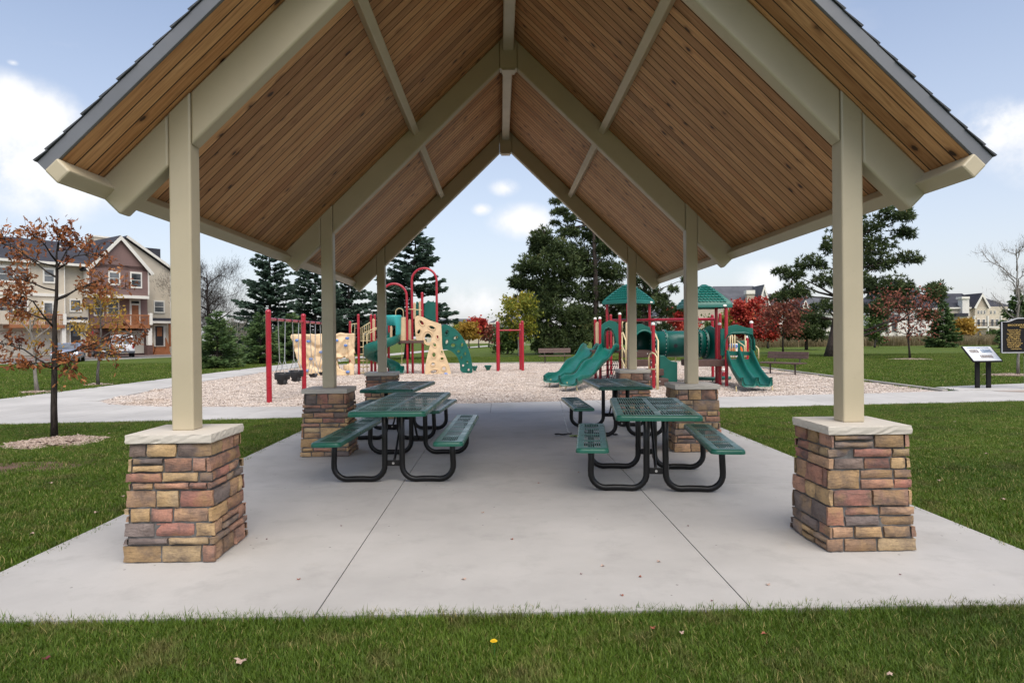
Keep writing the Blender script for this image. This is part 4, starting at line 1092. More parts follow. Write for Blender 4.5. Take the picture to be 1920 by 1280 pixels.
MB().tube([(mx, SY + .03, zb - .10), (mx, SY + .03, zb + .02)], .07, 12).build('socket', 'sign_black', mk, smooth='auto')
MB().tube([(mx, SY + .03, 0), (mx, SY + .03, zb - .09)], .062, 14).build('pole', 'sign_white', mk, smooth='auto')
em = MB().tube([(mx, SY - .005, Z(604, SY, 1900)), (mx, SY - .012, Z(604, SY, 1900))], .085, 20).build('emblem', 'sign_gold', body, smooth='auto')
MB().bx((mx - .03, SY - .016, Z(604, SY, 1900) - .03), (mx + .05, SY - .013, Z(604, SY, 1900) + .02)).build('emblem_mark', 'red_steel', em)
def lettering(txt, size, x, z, parent, mat='sign_gold', align='CENTER'):
    cu = bpy.data.curves.new('lettering', 'FONT'); cu.body = txt; cu.size = size; cu.align_x = align; cu.extrude = .003; cu.resolution_u = 2
    cu.materials.append(MATS[mat]); t_ = bpy.data.objects.new('lettering', cu); COL.objects.link(t_)
    me_ = bpy.data.meshes.new_from_object(t_); bpy.data.objects.remove(t_)
    o_ = link('lettering', me_, parent); pl_ = origin(parent)
    o_.location = (x - pl_.x, SY - .012 - pl_.y, z - pl_.z); o_.rotation_euler = (R(90), 0, 0)
lh = (zt - zb) / 18.2
for i, (txt, sz, dx) in enumerate((('BROCKWAY GLASS', .078, .16), ('ROS', .06, .48), ('Factory built on', .056, .15), ('former Island', .056, .19), ('Largest building', .056, .14), ('Italy. In peak,', .056, .19), ('4 million glass', .056, .16), ('Due to 20% of a', .056, .13), ('loss, one of four', .056, .14), ('added golf course', .056, .15), ('Grounds of golf', .056, .14), ('close in 2005.', .056, .16), ('redevelopment', .046, .24))):
    lettering(txt, sz, x0 + dx, zt - .20 - i * lh - (.02 if i > 1 else 0), body, align='LEFT')
# ------------------------------------------------------------------ houses
def m_siding(name, col, pitch=.11):
    """lap siding too far off to pick its boards apart: fine ledges as relief, weathering as colour"""
    s = NT(name); v = s.coord('World'); z = s.n('ShaderNodeSeparateXYZ'); s.link(v, z.inputs[0])
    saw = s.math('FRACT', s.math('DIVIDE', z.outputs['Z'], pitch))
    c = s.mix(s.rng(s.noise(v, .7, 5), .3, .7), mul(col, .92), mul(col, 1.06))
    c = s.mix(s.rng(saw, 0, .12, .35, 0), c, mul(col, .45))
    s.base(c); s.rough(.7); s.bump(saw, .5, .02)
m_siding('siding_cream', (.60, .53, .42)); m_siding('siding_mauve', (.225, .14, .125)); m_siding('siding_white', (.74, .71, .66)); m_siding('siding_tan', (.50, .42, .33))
paint('trim_white', (.74, .71, .64), .55, .05, 2)
paint('roof_dark', (.035, .036, .047), .9, .3, .8, .4, 6)
paint('roof_slate', (.085, .088, .10), .9, .25, .6, .4, 6)
paint('cedar', (.30, .115, .045), .6, .2, 3)
paint('door_dark', (.03, .028, .03), .5, .1, 3)
paint('garage_door', (.58, .53, .44), .6, .06, 1)
paint('brick_dark', (.11, .06, .05), .85, .3, 3)
paint('asphalt', (.075, .07, .068), .92, .25, .6, .5, 40)
paint('driveway', (.17, .135, .125), .9, .2, .5)
def m_glass():
    s = NT('window_glass'); n = s.noise(s.coord('World'), .8, 3)
    s.base(s.mix(s.rng(n, .35, .65), (.03, .035, .04), (.16, .17, .18))); s.rough(.06); s.b.inputs['Specular IOR Level'].default_value = .8
m_glass()
class House:
    """parts set on a facade plane: pixel outlines give place along the wall and height, depth is given in metres"""
    def __init__(s, name, p0, u, label, cat='house', group=None):
        s.u = Vector((u[0], u[1], 0)).normalized(); s.n = Vector((s.u.y, -s.u.x, 0)); s.p0 = Vector((p0[0], p0[1], 0))
        s.root = thing(name, (p0[0], p0[1], LAWN_Z), label, cat, group)
    def sz(s, px, py, k=0.):
        d = ray(px, py); o = s.p0 + s.n * k; t = o.dot(s.n) / d.dot(s.n)
        q = d * t; return (q - o).dot(s.u), q.z + CAM_H
    def at(s, a, z, k): return s.p0 + s.u * a + s.n * k + Vector((0, 0, z))
    def solid(s, pts, k0, k1, name, mat, parent=None, bevel=0):
        """(s, z) outline pushed from depth k0 out to k1"""
        m = len(pts); mb = MB().add([s.at(a, z, k1) for a, z in pts] + [s.at(a, z, k0) for a, z in pts], [tuple(range(m)), tuple(range(m, 2 * m))[::-1]] + [(i, m + i, m + (i + 1) % m, (i + 1) % m) for i in range(m)])
        return mb.build(name, mat, parent or s.root, fixn=True, bevel=bevel)
    def rect(s, x0, y0, x1, y1, k0, k1, name, mat, parent=None, ground=False):
        a, zt = s.sz(x0, (y0), k1); b, zb = s.sz(x1, y1, k1); zm = s.sz(x0, y1, k1)[1]; zt2 = s.sz(x1, y0, k1)[1]
        z1, z0 = (zt + zt2) / 2, (zb + zm) / 2
        if ground: z0 = LAWN_Z
        return s.solid([(a, z0), (b, z0), (b, z1), (a, z1)], k0, k1, name, mat, parent)
    def window(s, x0, y0, x1, y1, k=0., mull=1):
        w = s.rect(x0, y0, x1, y1, k - .05, k + .06, 'window', 'trim_white')
        a, zt = s.sz(x0, y0, k + .06); b, zb = s.sz(x1, y1, k + .06); t = min(.14, (b - a) * .13)
        n = max(1, mull); wd = (b - a - t * (n + 1)) / n
        for i in range(n):
            x = a + t + i * (wd + t); mid = (zt + zb) / 2
            s.solid([(x, zb + t), (x + wd, zb + t), (x + wd, mid - .03), (x, mid - .03)], k + .03, k + .068, 'pane', 'window_glass', w)
            s.solid([(x, mid + .03), (x + wd, mid + .03), (x + wd, zt - t), (x, zt - t)], k + .03, k + .068, 'pane', 'window_glass', w)
        return w
    def front_gable(s, x0, x1, ye, xp, yp, k0, k1, wall, roof, over=.35):
        a, ze = s.sz(x0, ye, k1); b, _ = s.sz(x1, ye, k1); p, zp = s.sz(xp, yp, k1)
        s.solid([(a, ze), (b, ze), (p, zp)], k0, k1, 'gable_wall', wall)
        for q, sg in ((a, -1), (b, 1)):
            d = Vector((q - p, ze - zp)).normalized(); e = Vector((q, ze)) + d * over; nn = Vector((-d.y, d.x)) * (1 if (-d.y * 0 + d.x * sg) > 0 else -1)
            if nn.y < 0: nn = -nn
            s.solid([(p, zp), tuple(e), tuple(e + nn * .22), (p, zp + .22 / max(.3, abs(d.x)))], k0, k1 + .30, 'gable_roof', roof)
            s.solid([(p, zp - .16), tuple(e - nn * .16), tuple(e + nn * .20), (p, zp + .2 / max(.3, abs(d.x)))], k1 + .31, k1 + .36, 'rake_trim', 'trim_white')
    def side_roof(s, x0, x1, ye, yr, k0, k1, mat, hip0=0., hip1=0., over=.4):
        """ridge along the facade, halfway back; hips in metres at either end"""
        a, ze = s.sz(x0, ye, k1); b, ze2 = s.sz(x1, ye, k1); km = (k0 + k1) / 2; ze = (ze + ze2) / 2
        c, zr = s.sz(x0, yr, km); d, zr2 = s.sz(x1, yr, km); zr = (zr + zr2) / 2
        P = [s.at(a - over, ze, k1 + over), s.at(b + over, ze, k1 + over), s.at(b + over, ze, k0 - over), s.at(a - over, ze, k0 - over), s.at(a - over + hip0, zr, km), s.at(b + over - hip1, zr, km)]
        mb = MB().add(P, [(0, 1, 5, 4), (2, 3, 4, 5), (3, 0, 4), (1, 2, 5), (3, 2, 1, 0)]); mb.build('roof', mat, s.root, fixn=True)
        s.solid([(a - over, ze - .26), (b + over, ze - .26), (b + over, ze - .01), (a - over, ze - .01)], k1 + over - .02, k1 + over + .06, 'eave_trim', 'trim_white')
def z5(x, y): return x / 4.924, 430 + y / 4.924
def quad5(x0, y0, x1, y1): return (*z5(x0, y0), *z5(x1, y1))
th = House('townhouse_row', (PY(165.5, 640, 70).x, 70), (.60, .80), 'cream and mauve townhouse row with wooden balconies and garages', 'townhouse')
R5 = lambda x0, y0, x1, y1, k0, k1, nm, mt, par=None, g=False: th.rect(*quad5(x0, y0, x1, y1), k0, k1, nm, mt, par, g)
# mauve gabled bay
R5(825, 330, 1370, 612, -7, 0, 'wall', 'siding_mauve'); th.front_gable(*[z5(825, 0)[0], z5(1372, 0)[0], z5(0, 352)[1], z5(1105, 0)[0], z5(0, 85)[1]], -7, 0, 'siding_mauve', 'roof_dark', .45)
R5(812, 604, 1378, 632, -1, .12, 'trim_band', 'trim_white'); R5(812, 340, 826, 606, -1, .08, 'corner_trim', 'trim_white'); R5(1366, 360, 1380, 606, -1, .08, 'corner_trim', 'trim_white')
R5(820, 632, 1365, 930, -7, -1.5, 'wall', 'siding_mauve'); R5(830, 920, 1365, 1175, -7, -.6, 'wall', 'brick_dark', None, True)
th.window(*quad5(1000, 385, 1112, 515), k=0); th.window(*quad5(1202, 393, 1313, 543), k=0); th.window(*quad5(865, 650, 960, 800), k=-1.45); th.window(*quad5(985, 650, 1103, 800), k=-1.45)
dr = R5(1198, 648, 1300, 885, -1.5, -1.38, 'door', 'trim_white'); R5(1218, 700, 1282, 880, -1.4, -1.33, 'door_leaf', 'cedar', dr); R5(1214, 662, 1284, 684, -1.4, -1.33, 'transom', 'window_glass', dr)
def balcony(x0, x1, yt, yb, ydeck, k, posts):
    b = R5(x0, yb, x1, ydeck, -1.5, k, 'balcony', 'cedar')
    th.rect(*quad5(x0, yt, x1, yt + 12), k - .12, k - .02, 'hand_rail', 'cedar', b)
    n = int((x1 - x0) / 14)
    for i in range(n + 1):
        x = x0 + (x1 - x0) * i / n; w = 5 if i % max(1, n // posts) else 12
        th.rect(*quad5(x - w / 2, yt + 10, x + w / 2, yb), k - .10, k - .04, 'baluster', 'cedar', b)
balcony(975, 1385, 785, 880, 912, 1.2, 2); R5(1383, 772, 1410, 880, .9, 1.25, 'balcony_post', 'trim_white'); R5(1366, 912, 1406, 1072, .6, 1.0, 'column', 'trim_white'); R5(1362, 1068, 1412, 1150, .5, 1.1, 'column_base', 'brick_dark', None, True)
R5(1020, 935, 1330, 1145, -.6, -.5, 'garage_door', 'garage_door')
# cream wing behind, with its long raking roof
a0, z0_ = th.sz(*z5(1385, 800), -2.5); a1, z1_ = th.sz(*z5(1572, 385), -2.5); ap, zp_ = th.sz(*z5(1160, 92), -2.5); aw, _ = th.sz(*z5(830, 400), -2.5)
th.solid([(aw, LAWN_Z), (a1, LAWN_Z), (a1, z1_), (ap, zp_), (aw, z1_)], -12, -2.5, 'wall', 'siding_cream')
for (p, q) in (((ap - .1, zp_ + .15), (a1 + .6, z1_ - .25)),):
    d = Vector((q[0] - p[0], q[1] - p[1])).normalized(); nn = Vector((-d.y, d.x)); nn = nn if nn.y > 0 else -nn
    th.solid([p, q, tuple(Vector(q) + nn * .3), tuple(Vector(p) + nn * .3)], -12.2, -2.15, 'gable_roof', 'roof_dark'); th.solid([p, q, tuple(Vector(q) + nn * .28), tuple(Vector(p) + nn * .28)], -2.14, -2.05, 'rake_trim', 'trim_white')
R5(1290, 172, 1482, 290, -12, -6, 'roof', 'roof_dark')
R5(1568, 385, 1582, 1150, -3.2, -2.42, 'corner_trim', 'trim_white'); th.window(*quad5(1418, 655, 1522, 772), k=-2.45)
R5(1408, 818, 1590, 846, -2.5, -1.2, 'porch_roof', 'roof_dark'); R5(1405, 846, 1590, 866, -2.5, -1.1, 'porch_trim', 'trim_white')
dr = R5(1422, 880, 1530, 1080, -2.5, -2.4, 'door', 'trim_white'); R5(1436, 895, 1510, 1070, -2.42, -2.34, 'door_leaf', 'door_dark', dr); R5(1450, 905, 1496, 985, -2.36, -2.31, 'door_pane', 'cedar', dr)
R5(1565, 865, 1580, 1080, -1.5, -1.25, 'porch_post', 'cedar')
for k in range(4): R5(1440 - k * 6, 1085 + k * 20, 1560 + k * 6, 1105 + k * 20, -2.0, -1.6 + k * .3, 'stair_step', 'cedar')
for x in (1408, 1550): th.solid([th.sz(*z5(x, 1000), -1), th.sz(*z5(x + 32, 1085), -1), th.sz(*z5(x + 32, 1150), -1), th.sz(*z5(x, 1150), -1)], -1.6, -1.4, 'stair_rail', 'cedar')
# narrow entry bay between the units
R5(590, 320, 822, 1170, -10, -1.2, 'wall', 'siding_cream', None, True); th.window(*quad5(640, 640, 757, 762), k=-1.15); R5(618, 808, 812, 835, -1.2, .0, 'porch_roof', 'roof_dark'); R5(615, 835, 815, 858, -1.2, .1, 'porch_trim', 'trim_white')
dr = R5(640, 876, 762, 1050, -1.2, -1.1, 'door', 'trim_white'); R5(655, 892, 745, 1045, -1.12, -1.04, 'door_leaf', 'door_dark', dr); R5(670, 905, 730, 985, -1.06, -1.0, 'door_pane', 'window_glass', dr)
R5(812, 625, 862, 700, -1.2, -.2, 'wall', 'siding_mauve')
# cream unit beyond the oak
R5(-420, 285, 600, 935, -10, -.6, 'wall', 'siding_cream'); R5(-420, 930, 600, 1180, -10, -1.0, 'wall', 'siding_cream', None, True)
R5(-420, 578, 604, 606, -1, -.48, 'trim_band', 'trim_white'); R5(590, 300, 606, 900, -1, -.5, 'corner_trim', 'trim_white')
for q in ((-30, 335, 275, 492), (395, 355, 512, 497), (-20, 628, 265, 800)): th.window(*quad5(*q), k=-.55, mull=2 if q[2] - q[0] > 200 else 1)
dr = R5(395, 660, 500, 885, -.6, -.5, 'door', 'trim_white'); R5(412, 680, 484, 880, -.52, -.44, 'door_leaf', 'window_glass', dr)
balcony(90, 600, 778, 880, 910, 1.0, 2); R5(0, 750, 82, 872, -.6, .95, 'privacy_wall', 'siding_cream'); R5(583, 778, 615, 880, .7, 1.05, 'balcony_post', 'trim_white'); R5(572, 910, 612, 1080, .4, .8, 'column', 'trim_white'); R5(566, 1075, 616, 1165, .3, .9, 'column_base', 'brick_dark', None, True)
for q in ((-330, 940, 60, 1165), (100, 940, 480, 1165)): R5(*q, -1.0, -.9, 'garage_door', 'garage_door')
th.side_roof(*[z5(-420, 0)[0], z5(800, 0)[0], z5(0, 285)[1], z5(0, 82)[1]], -10, -.6, 'roof_dark', 0, 0, .5)
R5(868, 66, 1022, 230, -8, -6, 'chimney', 'siding_cream'); R5(862, 62, 1028, 76, -8.2, -5.9, 'chimney_cap', 'trim_white'); R5(553, 150, 575, 205, -4, -3.8, 'vent_pipe', 'trim_white')
# street and drives in front of it
sheet('street', [(-37.5, 38), (-34.8, 47.5), (-30.1, 62.7), (-25.5, 79), (-31, 82), (-36, 64), (-43, 38)], -.022, 'asphalt')['kind'] = 'structure'
sheet('driveway', [(-36.0, 64.2), (-31.1, 82), (-36.3, 83), (-44, 70), (-51, 62), (-60, 48), (-41, 45)], -.019, 'driveway')['kind'] = 'structure'
kb = MB(); pts = [(-37.5, 38), (-34.8, 47.5), (-30.1, 62.7), (-25.5, 79)]
for a, b in zip(pts[:-1], pts[1:]): kb.beam((*a, .0), (*b, .0), .35, .13)
tag(kb.build('street_kerb', 'path_concrete'), kind='structure')

def plain_house(name, px, Y, label, group='far townhouses beyond the park'):
    return House(name, (PY(px, 640, Y).x, Y), (1, .0), label, 'house', group)
# grey-roofed house beyond the red maple
h = plain_house('townhouse', 1390, 125, 'tan townhouse with grey roof and pale chimney behind the red maple', None)
h.rect(1296, 566, 1428, 640, -9, 0, 'wall', 'siding_tan', None, True); h.side_roof(1300, 1426, 568.5, 536.5, -9, 0, 'roof_slate', 5.5, 0)
h.rect(1400.5, 548, 1415, 570, -.5, .5, 'chimney', 'siding_tan'); h.rect(1399.5, 544, 1416, 551, -.7, .7, 'chimney_cap', 'trim_white')
h.front_gable(1424, 1441, 568, 1432, 541, -6, 1.5, 'siding_white', 'roof_slate'); h.rect(1424, 567, 1441, 640, -6, 1.5, 'wall', 'siding_white', None, True)
h.window(1428, 569, 1437.5, 581, 1.5, 2)
for x in (1308, 1327, 1347, 1359, 1394): h.window(x, 571, x + 7, 580, 0)
for x in (1310, 1345, 1394): h.window(x, 596, x + 8, 608, 0)
h.rect(1442, 570, 1470, 640, -11, -4, 'wall', 'siding_tan', None, True); h.side_roof(1440, 1466, 570, 548, -11, -4, 'roof_slate', 0, 2)
h.front_gable(1456, 1474, 572, 1465, 553, -8, -3, 'siding_white', 'roof_slate'); h.rect(1456, 571, 1474, 640, -8, -3, 'wall', 'siding_white', None, True); h.window(1461, 585, 1468, 596, -3)
h = plain_house('townhouse', 1250, 140, 'white townhouse seen small between pines and first red maple', None)
h.rect(1232, 592, 1292, 640, -8, 0, 'wall', 'siding_white', None, True); h.side_roof(1232, 1292, 592, 573, -8, 0, 'roof_slate', 2, 2)
for x in (1240, 1251, 1262, 1276): h.window(x, 602, x + 6, 612, 0)
h = plain_house('townhouse', 1520, 128, 'pale townhouse largely hidden behind the dark bushy pine and leaning pine', None)
h.rect(1492, 585, 1562, 640, -9, 0, 'wall', 'siding_white', None, True); h.side_roof(1490, 1560, 586, 556, -9, 0, 'roof_slate', 4, 0)
h.front_gable(1498, 1520, 588, 1509, 566, -6, 1, 'siding_cream', 'roof_slate')
for x in (1540, 1552): h.window(x, 598, x + 7, 614, 0); h.window(x, 621, x + 7, 633, 0)
# white house with the two-bay porch
h = plain_house('townhouse', 1700, 105, 'white townhouse with two-bay porch behind the small red oak', None)
h.rect(1628, 578, 1752, 645, -10, 0, 'wall', 'siding_white', None, True); h.side_roof(1640, 1757, 578, 524, -10, 0, 'roof_dark', 7, 3)
h.rect(1650, 589, 1688, 600, -.5, 1.6, 'porch_roof', 'roof_slate'); h.rect(1652, 600, 1687, 640, -.3, .9, 'porch', 'siding_white', None, True)
for x in (1657.5, 1671.5): d_ = h.rect(x, 604, x + 9.5, 622, .7, .95, 'window', 'trim_white'); h.rect(x + 1, 605, x + 8.5, 621.5, .8, .98, 'pane', 'window_glass', d_)
for x in (1652, 1667, 1683): h.rect(x, 600, x + 4, 640, .9, 1.4, 'porch_column', 'trim_white', None, True)
for x in (1700, 1722, 1738): h.window(x, 592, x + 7, 604, 0); h.window(x, 618, x + 7, 630, 0)
# cream house with chimney, gable and balconies
h = plain_house('townhouse', 1830, 118, 'cream townhouse with tall chimney, small gable and balconies', None)
h.rect(1776, 575, 1890, 645, -10, 0, 'wall', 'siding_cream', None, True); h.side_roof(1772, 1836, 576, 550, -10, 0, 'roof_dark', 2, 0); h.side_roof(1836, 1892, 575, 553, -10, -.5, 'roof_dark', 0, 3)
h.rect(1804.5, 558, 1817.5, 592, -.3, .9, 'chimney', 'siding_white'); h.rect(1803.5, 556, 1818.5, 560, -.5, 1.1, 'chimney_cap', 'trim_white')
h.front_gable(1828, 1852, 575, 1840, 554, -6, .8, 'siding_tan', 'roof_dark'); h.rect(1828, 575, 1852, 645, -6, .8, 'wall', 'siding_cream', None, True)
h.rect(1793, 587, 1816, 593, 0, 1.4, 'porch_roof', 'roof_dark'); h.rect(1795, 593, 1815, 640, 0, 1.1, 'wall', 'siding_cream', None, True)
for x, y in ((1798, 580), (1822, 582), (1832.5, 582), (1838, 582), (1844, 582), (1856, 582), (1863, 582), (1788, 598)): h.window(x, y, x + 4.2, y + 6.5, .8 if 1828 < x < 1852 else 0)
for y in (612, 634):
    b_ = h.rect(1827, y, 1880, y + 2.6, 0, 2.6, 'balcony', 'trim_white')
    h.rect(1827, y - 8, 1880, y - 7, 2.4, 2.5, 'hand_rail', 'door_dark', b_)
    for k in range(26): h.rect(1827 + k * 2.1, y - 7.5, 1827.5 + k * 2.1, y, 2.42, 2.48, 'baluster', 'door_dark', b_)
for x in (1827, 1852, 1877): h.rect(x, 592, x + 2.5, 645, 2.2, 2.6, 'column', 'trim_white', None, True)
for x, y in ((1832, 598), (1842, 598), (1858, 598), (1867, 598), (1834, 620), (1862, 620)): d_ = h.rect(x, y, x + 6, y + 13, .7, .95, 'window', 'trim_white'); h.rect(x + .7, y + .7, x + 5.3, y + 12.5, .8, .98, 'pane', 'window_glass', d_)
# houses far off through the shelter
h = plain_house('townhouse', 940, 165, 'far cream house with steep grey roof seen through the shelter', None)
h.rect(918, 604, 985, 650, -12, 0, 'wall', 'siding_tan', None, True); h.side_roof(918, 985, 605, 586, -12, 0, 'roof_slate', 6, 4); h.front_gable(929, 948, 605, 941, 591, -4, 1, 'siding_cream', 'roof_slate')
for x in (924, 940, 948): h.window(x, 608, x + 4, 616, 0, 1)
for x in (925, 938, 950): h.window(x, 622, x + 4, 630, 0, 1)
h = plain_house('townhouse', 860, 185, 'far low grey-roofed row with small white gables above the green arch', None)
h.rect(800, 611, 922, 652, -12, 0, 'wall', 'siding_cream', None, True); h.side_roof(800, 922, 612, 597.5, -12, 0, 'roof_slate', 3, 3)
for x in (839, 872, 903): h.front_gable(x, x + 16, 613, x + 8, 601, -4, 1, 'siding_white', 'roof_slate')
for x in (812, 826, 858, 866, 893): h.window(x, 616, x + 4, 624, 0, 1)

# ------------------------------------------------------------------ vehicles
paint('car_white', (.72, .73, .75), .3, .04, 1, coat=.6); paint('car_silver', (.36, .38, .46), .3, .04, 1, metal=.5, coat=.6); paint('car_dark', (.03, .03, .035), .3, .1, 1, coat=.6)
paint('tail_red', (.4, .01, .01), .25, .1, 5); paint('tyre', (.012, .012, .012), .85, .2, 10); paint('rim', (.35, .35, .36), .35, .1, 5, metal=.8)
def vehicle(name, loc, rz, label, cat, prof, glass_side, L, W, paint_, wheels, r, rear):
    """side outline swept across the width; local +y is forwards"""
    t = thing(name, loc, label, cat, None, rz)
    n = len(prof); rows = []
    for xx, ins in ((-W / 2, .06), (-W / 2 + .09, 0), (0, -.01), (W / 2 - .09, 0), (W / 2, .06)):
        cy = 0; rows.append([(xx * (1 - .13 * max(0, (z - .95)) / 1.0), y * (1 - ins * .25), z - (ins if z > 1.2 else 0)) for y, z in prof])
    mb = MB().strip(rows, closed=True); mb.f += [tuple(range(n)), tuple(range(4 * n, 5 * n))[::-1]]
    mb.build('body', paint_, t, world=False, bevel=.04, fixn=True, smooth='auto')
    for y in wheels:
        for s in (-1, 1):
            w = MB().tube([(s * (W / 2 - .20), y, r), (s * (W / 2 + .012), y, r)], r, 18).build('wheel', 'tyre', t, world=False, smooth='auto')
            MB().tube([(s * (W / 2 + .012), y, r), (s * (W / 2 + .022), y, r)], r * .6, 12).build('rim', 'rim', w, world=False)
    for s in (-1, 1):
        for g in glass_side: MB().add([(s * (W / 2 * (1 - .13 * max(0, z - .95)) + .006), y, z) for y, z in g], [tuple(range(len(g)))]).build('side_window', 'window_glass', t, world=False)
    for (x0, x1, z0, z1, y0, y1, m, nm) in rear:
        MB().add([(x0, y0, z0), (x1, y0, z0), (x1, y1, z1), (x0, y1, z1), (x0, y0 + .05, z0), (x1, y0 + .05, z0), (x1, y1 + .05, z1), (x0, y1 + .05, z1)], [(0, 1, 2, 3), (7, 6, 5, 4), (0, 4, 5, 1), (1, 5, 6, 2), (2, 6, 7, 3), (3, 7, 4, 0)]).build(nm, m, t, world=False)
    return t
van = [(-2.6, .42), (-2.66, .6), (-2.6, 1.15), (-2.5, 2.0), (-2.35, 2.1), (1.2, 2.1), (1.5, 2.0), (2.0, 1.35), (2.7, 1.1), (2.8, .5), (2.7, .4)]
b = -2.68
vehicle('van', G(227, 668.8, LAWN_Z), R(32), 'white van parked backed out on the drive by the garage', 'van', van,
        [[(-2.3, 1.3), (-1.2, 1.3), (-1.2, 1.85), (-2.25, 1.85)], [(-1.0, 1.3), (.2, 1.3), (.2, 1.85), (-1.0, 1.85)], [(.4, 1.3), (1.75, 1.3), (1.4, 1.85), (.4, 1.85)]], 5.4, 2.0, 'car_white', (-1.75, 1.75), .36,
        [(-.78, -.06, 1.28, 1.86, -2.63, -2.57, 'window_glass', 'rear_window'), (.06, .78, 1.28, 1.86, -2.63, -2.57, 'window_glass', 'rear_window'), (-.95, -.80, .85, 1.25, -2.69, -2.65, 'tail_red', 'tail_light'), (.80, .95, .85, 1.25, -2.69, -2.65, 'tail_red', 'tail_light'),
         (-1.0, 1.0, .40, .60, -2.76, -2.74, 'car_dark', 'bumper'), (-.22, .22, .82, .98, -2.70, -2.69, 'car_dark', 'number_plate')])
sed = [(-2.2, .32), (-2.3, .55), (-2.25, .9), (-1.6, .98), (-1.0, 1.38), (.35, 1.42), (1.1, .98), (2.1, .80), (2.25, .55), (2.2, .3)]
sg = [[(-1.45, .98), (-.3, .98), (-.3, 1.33), (-.95, 1.33)], [(-.2, .98), (.95, .98), (.35, 1.34), (-.2, 1.35)]]
rr_ = [(-.72, .72, .98, 1.36, -1.66, -1.06, 'window_glass', 'rear_window'), (-.80, -.52, .66, .82, -2.33, -2.32, 'tail_red', 'tail_light'), (.52, .80, .66, .82, -2.33, -2.32, 'tail_red', 'tail_light'), (-.2, .2, .52, .64, -2.33, -2.32, 'sign_white', 'number_plate')]
fr_ = [(-.68, .68, .98, 1.36, 1.12, .42, 'window_glass', 'windscreen'), (-.82, -.5, .60, .74, 2.25, 2.16, 'sign_white', 'head_light'), (.5, .82, .60, .74, 2.25, 2.16, 'sign_white', 'head_light'), (-.4, .4, .45, .6, 2.28, 2.26, 'car_dark', 'grille')]
vehicle('car', G(129, 678, LAWN_Z), R(205), 'silver sedan on the street behind the young oak trunk', 'car', sed, sg, 4.5, 1.75, 'car_silver', (-1.35, 1.35), .31, fr_)
vehicle('car', G(193, 668.5, LAWN_Z), R(32), 'dark sedan parked alongside the white van', 'car', sed, sg, 4.5, 1.75, 'car_dark', (-1.35, 1.35), .31, rr_)
vehicle('car', PY(1792, 640, 100) * 1 - Vector((0, 0, PY(1792, 640, 100).z + .06)), R(80), 'dark parked car half hidden by tall grass near cream townhouse', 'car', sed, sg, 4.5, 1.75, 'car_dark', (-1.35, 1.35), .31, rr_)
# ------------------------------------------------------------------ trees
def m_bark(name, a, b):
    s = NT(name); v = s.coord('World', (1, 1, .22)); n = s.noise(v, 22, 6, .7, .6)
    s.base(s.mix(s.rng(n, .35, .68), a, b)); s.rough(.95); s.b.inputs['Specular IOR Level'].default_value = .15; s.bump(n, .9, .03)
m_bark('bark_dark', (.018, .015, .013), (.075, .062, .054)); m_bark('bark_grey', (.05, .045, .042), (.16, .145, .13)); m_bark('bark_pale', (.16, .145, .125), (.36, .33, .29)); m_bark('bark_pine', (.022, .018, .017), (.105, .082, .070))
leafmat('oak_brown', [(.1, (0.106, 0.027, 0.015)), (.35, (0.250, 0.081, 0.027)), (.6, (0.413, 0.156, 0.056)), (.85, (0.525, 0.250, 0.106)), (1, (0.375, 0.037, 0.037))], .3)
leafmat('oak_russet', [(.1, (0.078, 0.023, 0.021)), (.45, (0.221, 0.065, 0.046)), (.8, (0.364, 0.143, 0.091)), (1, (0.286, 0.117, 0.065))], .3)
leafmat('leaf_yellow', [(.1, (.18, .10, .018)), (.4, (.38, .22, .035)), (.7, (.52, .34, .065)), (1, (.32, .28, .06))], .4)
leafmat('leaf_yellowgreen', [(.1, (0.066, 0.090, 0.014)), (.4, (0.180, 0.204, 0.030)), (.75, (0.396, 0.348, 0.048)), (1, (0.480, 0.240, 0.048))], .4)
leafmat('leaf_red', [(.1, (.20, .016, .014)), (.4, (.42, .042, .034)), (.75, (.56, .10, .06)), (1, (.58, .22, .08))], .35)
leafmat('leaf_green', [(.1, (0.034, 0.060, 0.017)), (.5, (0.085, 0.145, 0.034)), (.85, (0.153, 0.204, 0.051)), (1, (0.221, 0.221, 0.060))], .3)
leafmat('needle_spruce', [(.1, (0.019, 0.036, 0.025)), (.45, (0.046, 0.082, 0.057)), (.8, (0.091, 0.141, 0.103)), (1, (0.133, 0.171, 0.123))], .15)
leafmat('needle_pine', [(.1, (0.023, 0.036, 0.015)), (.45, (0.061, 0.091, 0.032)), (.8, (0.118, 0.148, 0.053)), (.96, (0.190, 0.162, 0.067)), (1, (0.304, 0.171, 0.076))], .15)
leafmat('needle_young', [(.1, (0.031, 0.060, 0.020)), (.5, (0.071, 0.128, 0.041)), (.85, (0.128, 0.187, 0.065)), (1, (0.170, 0.221, 0.085))], .2)

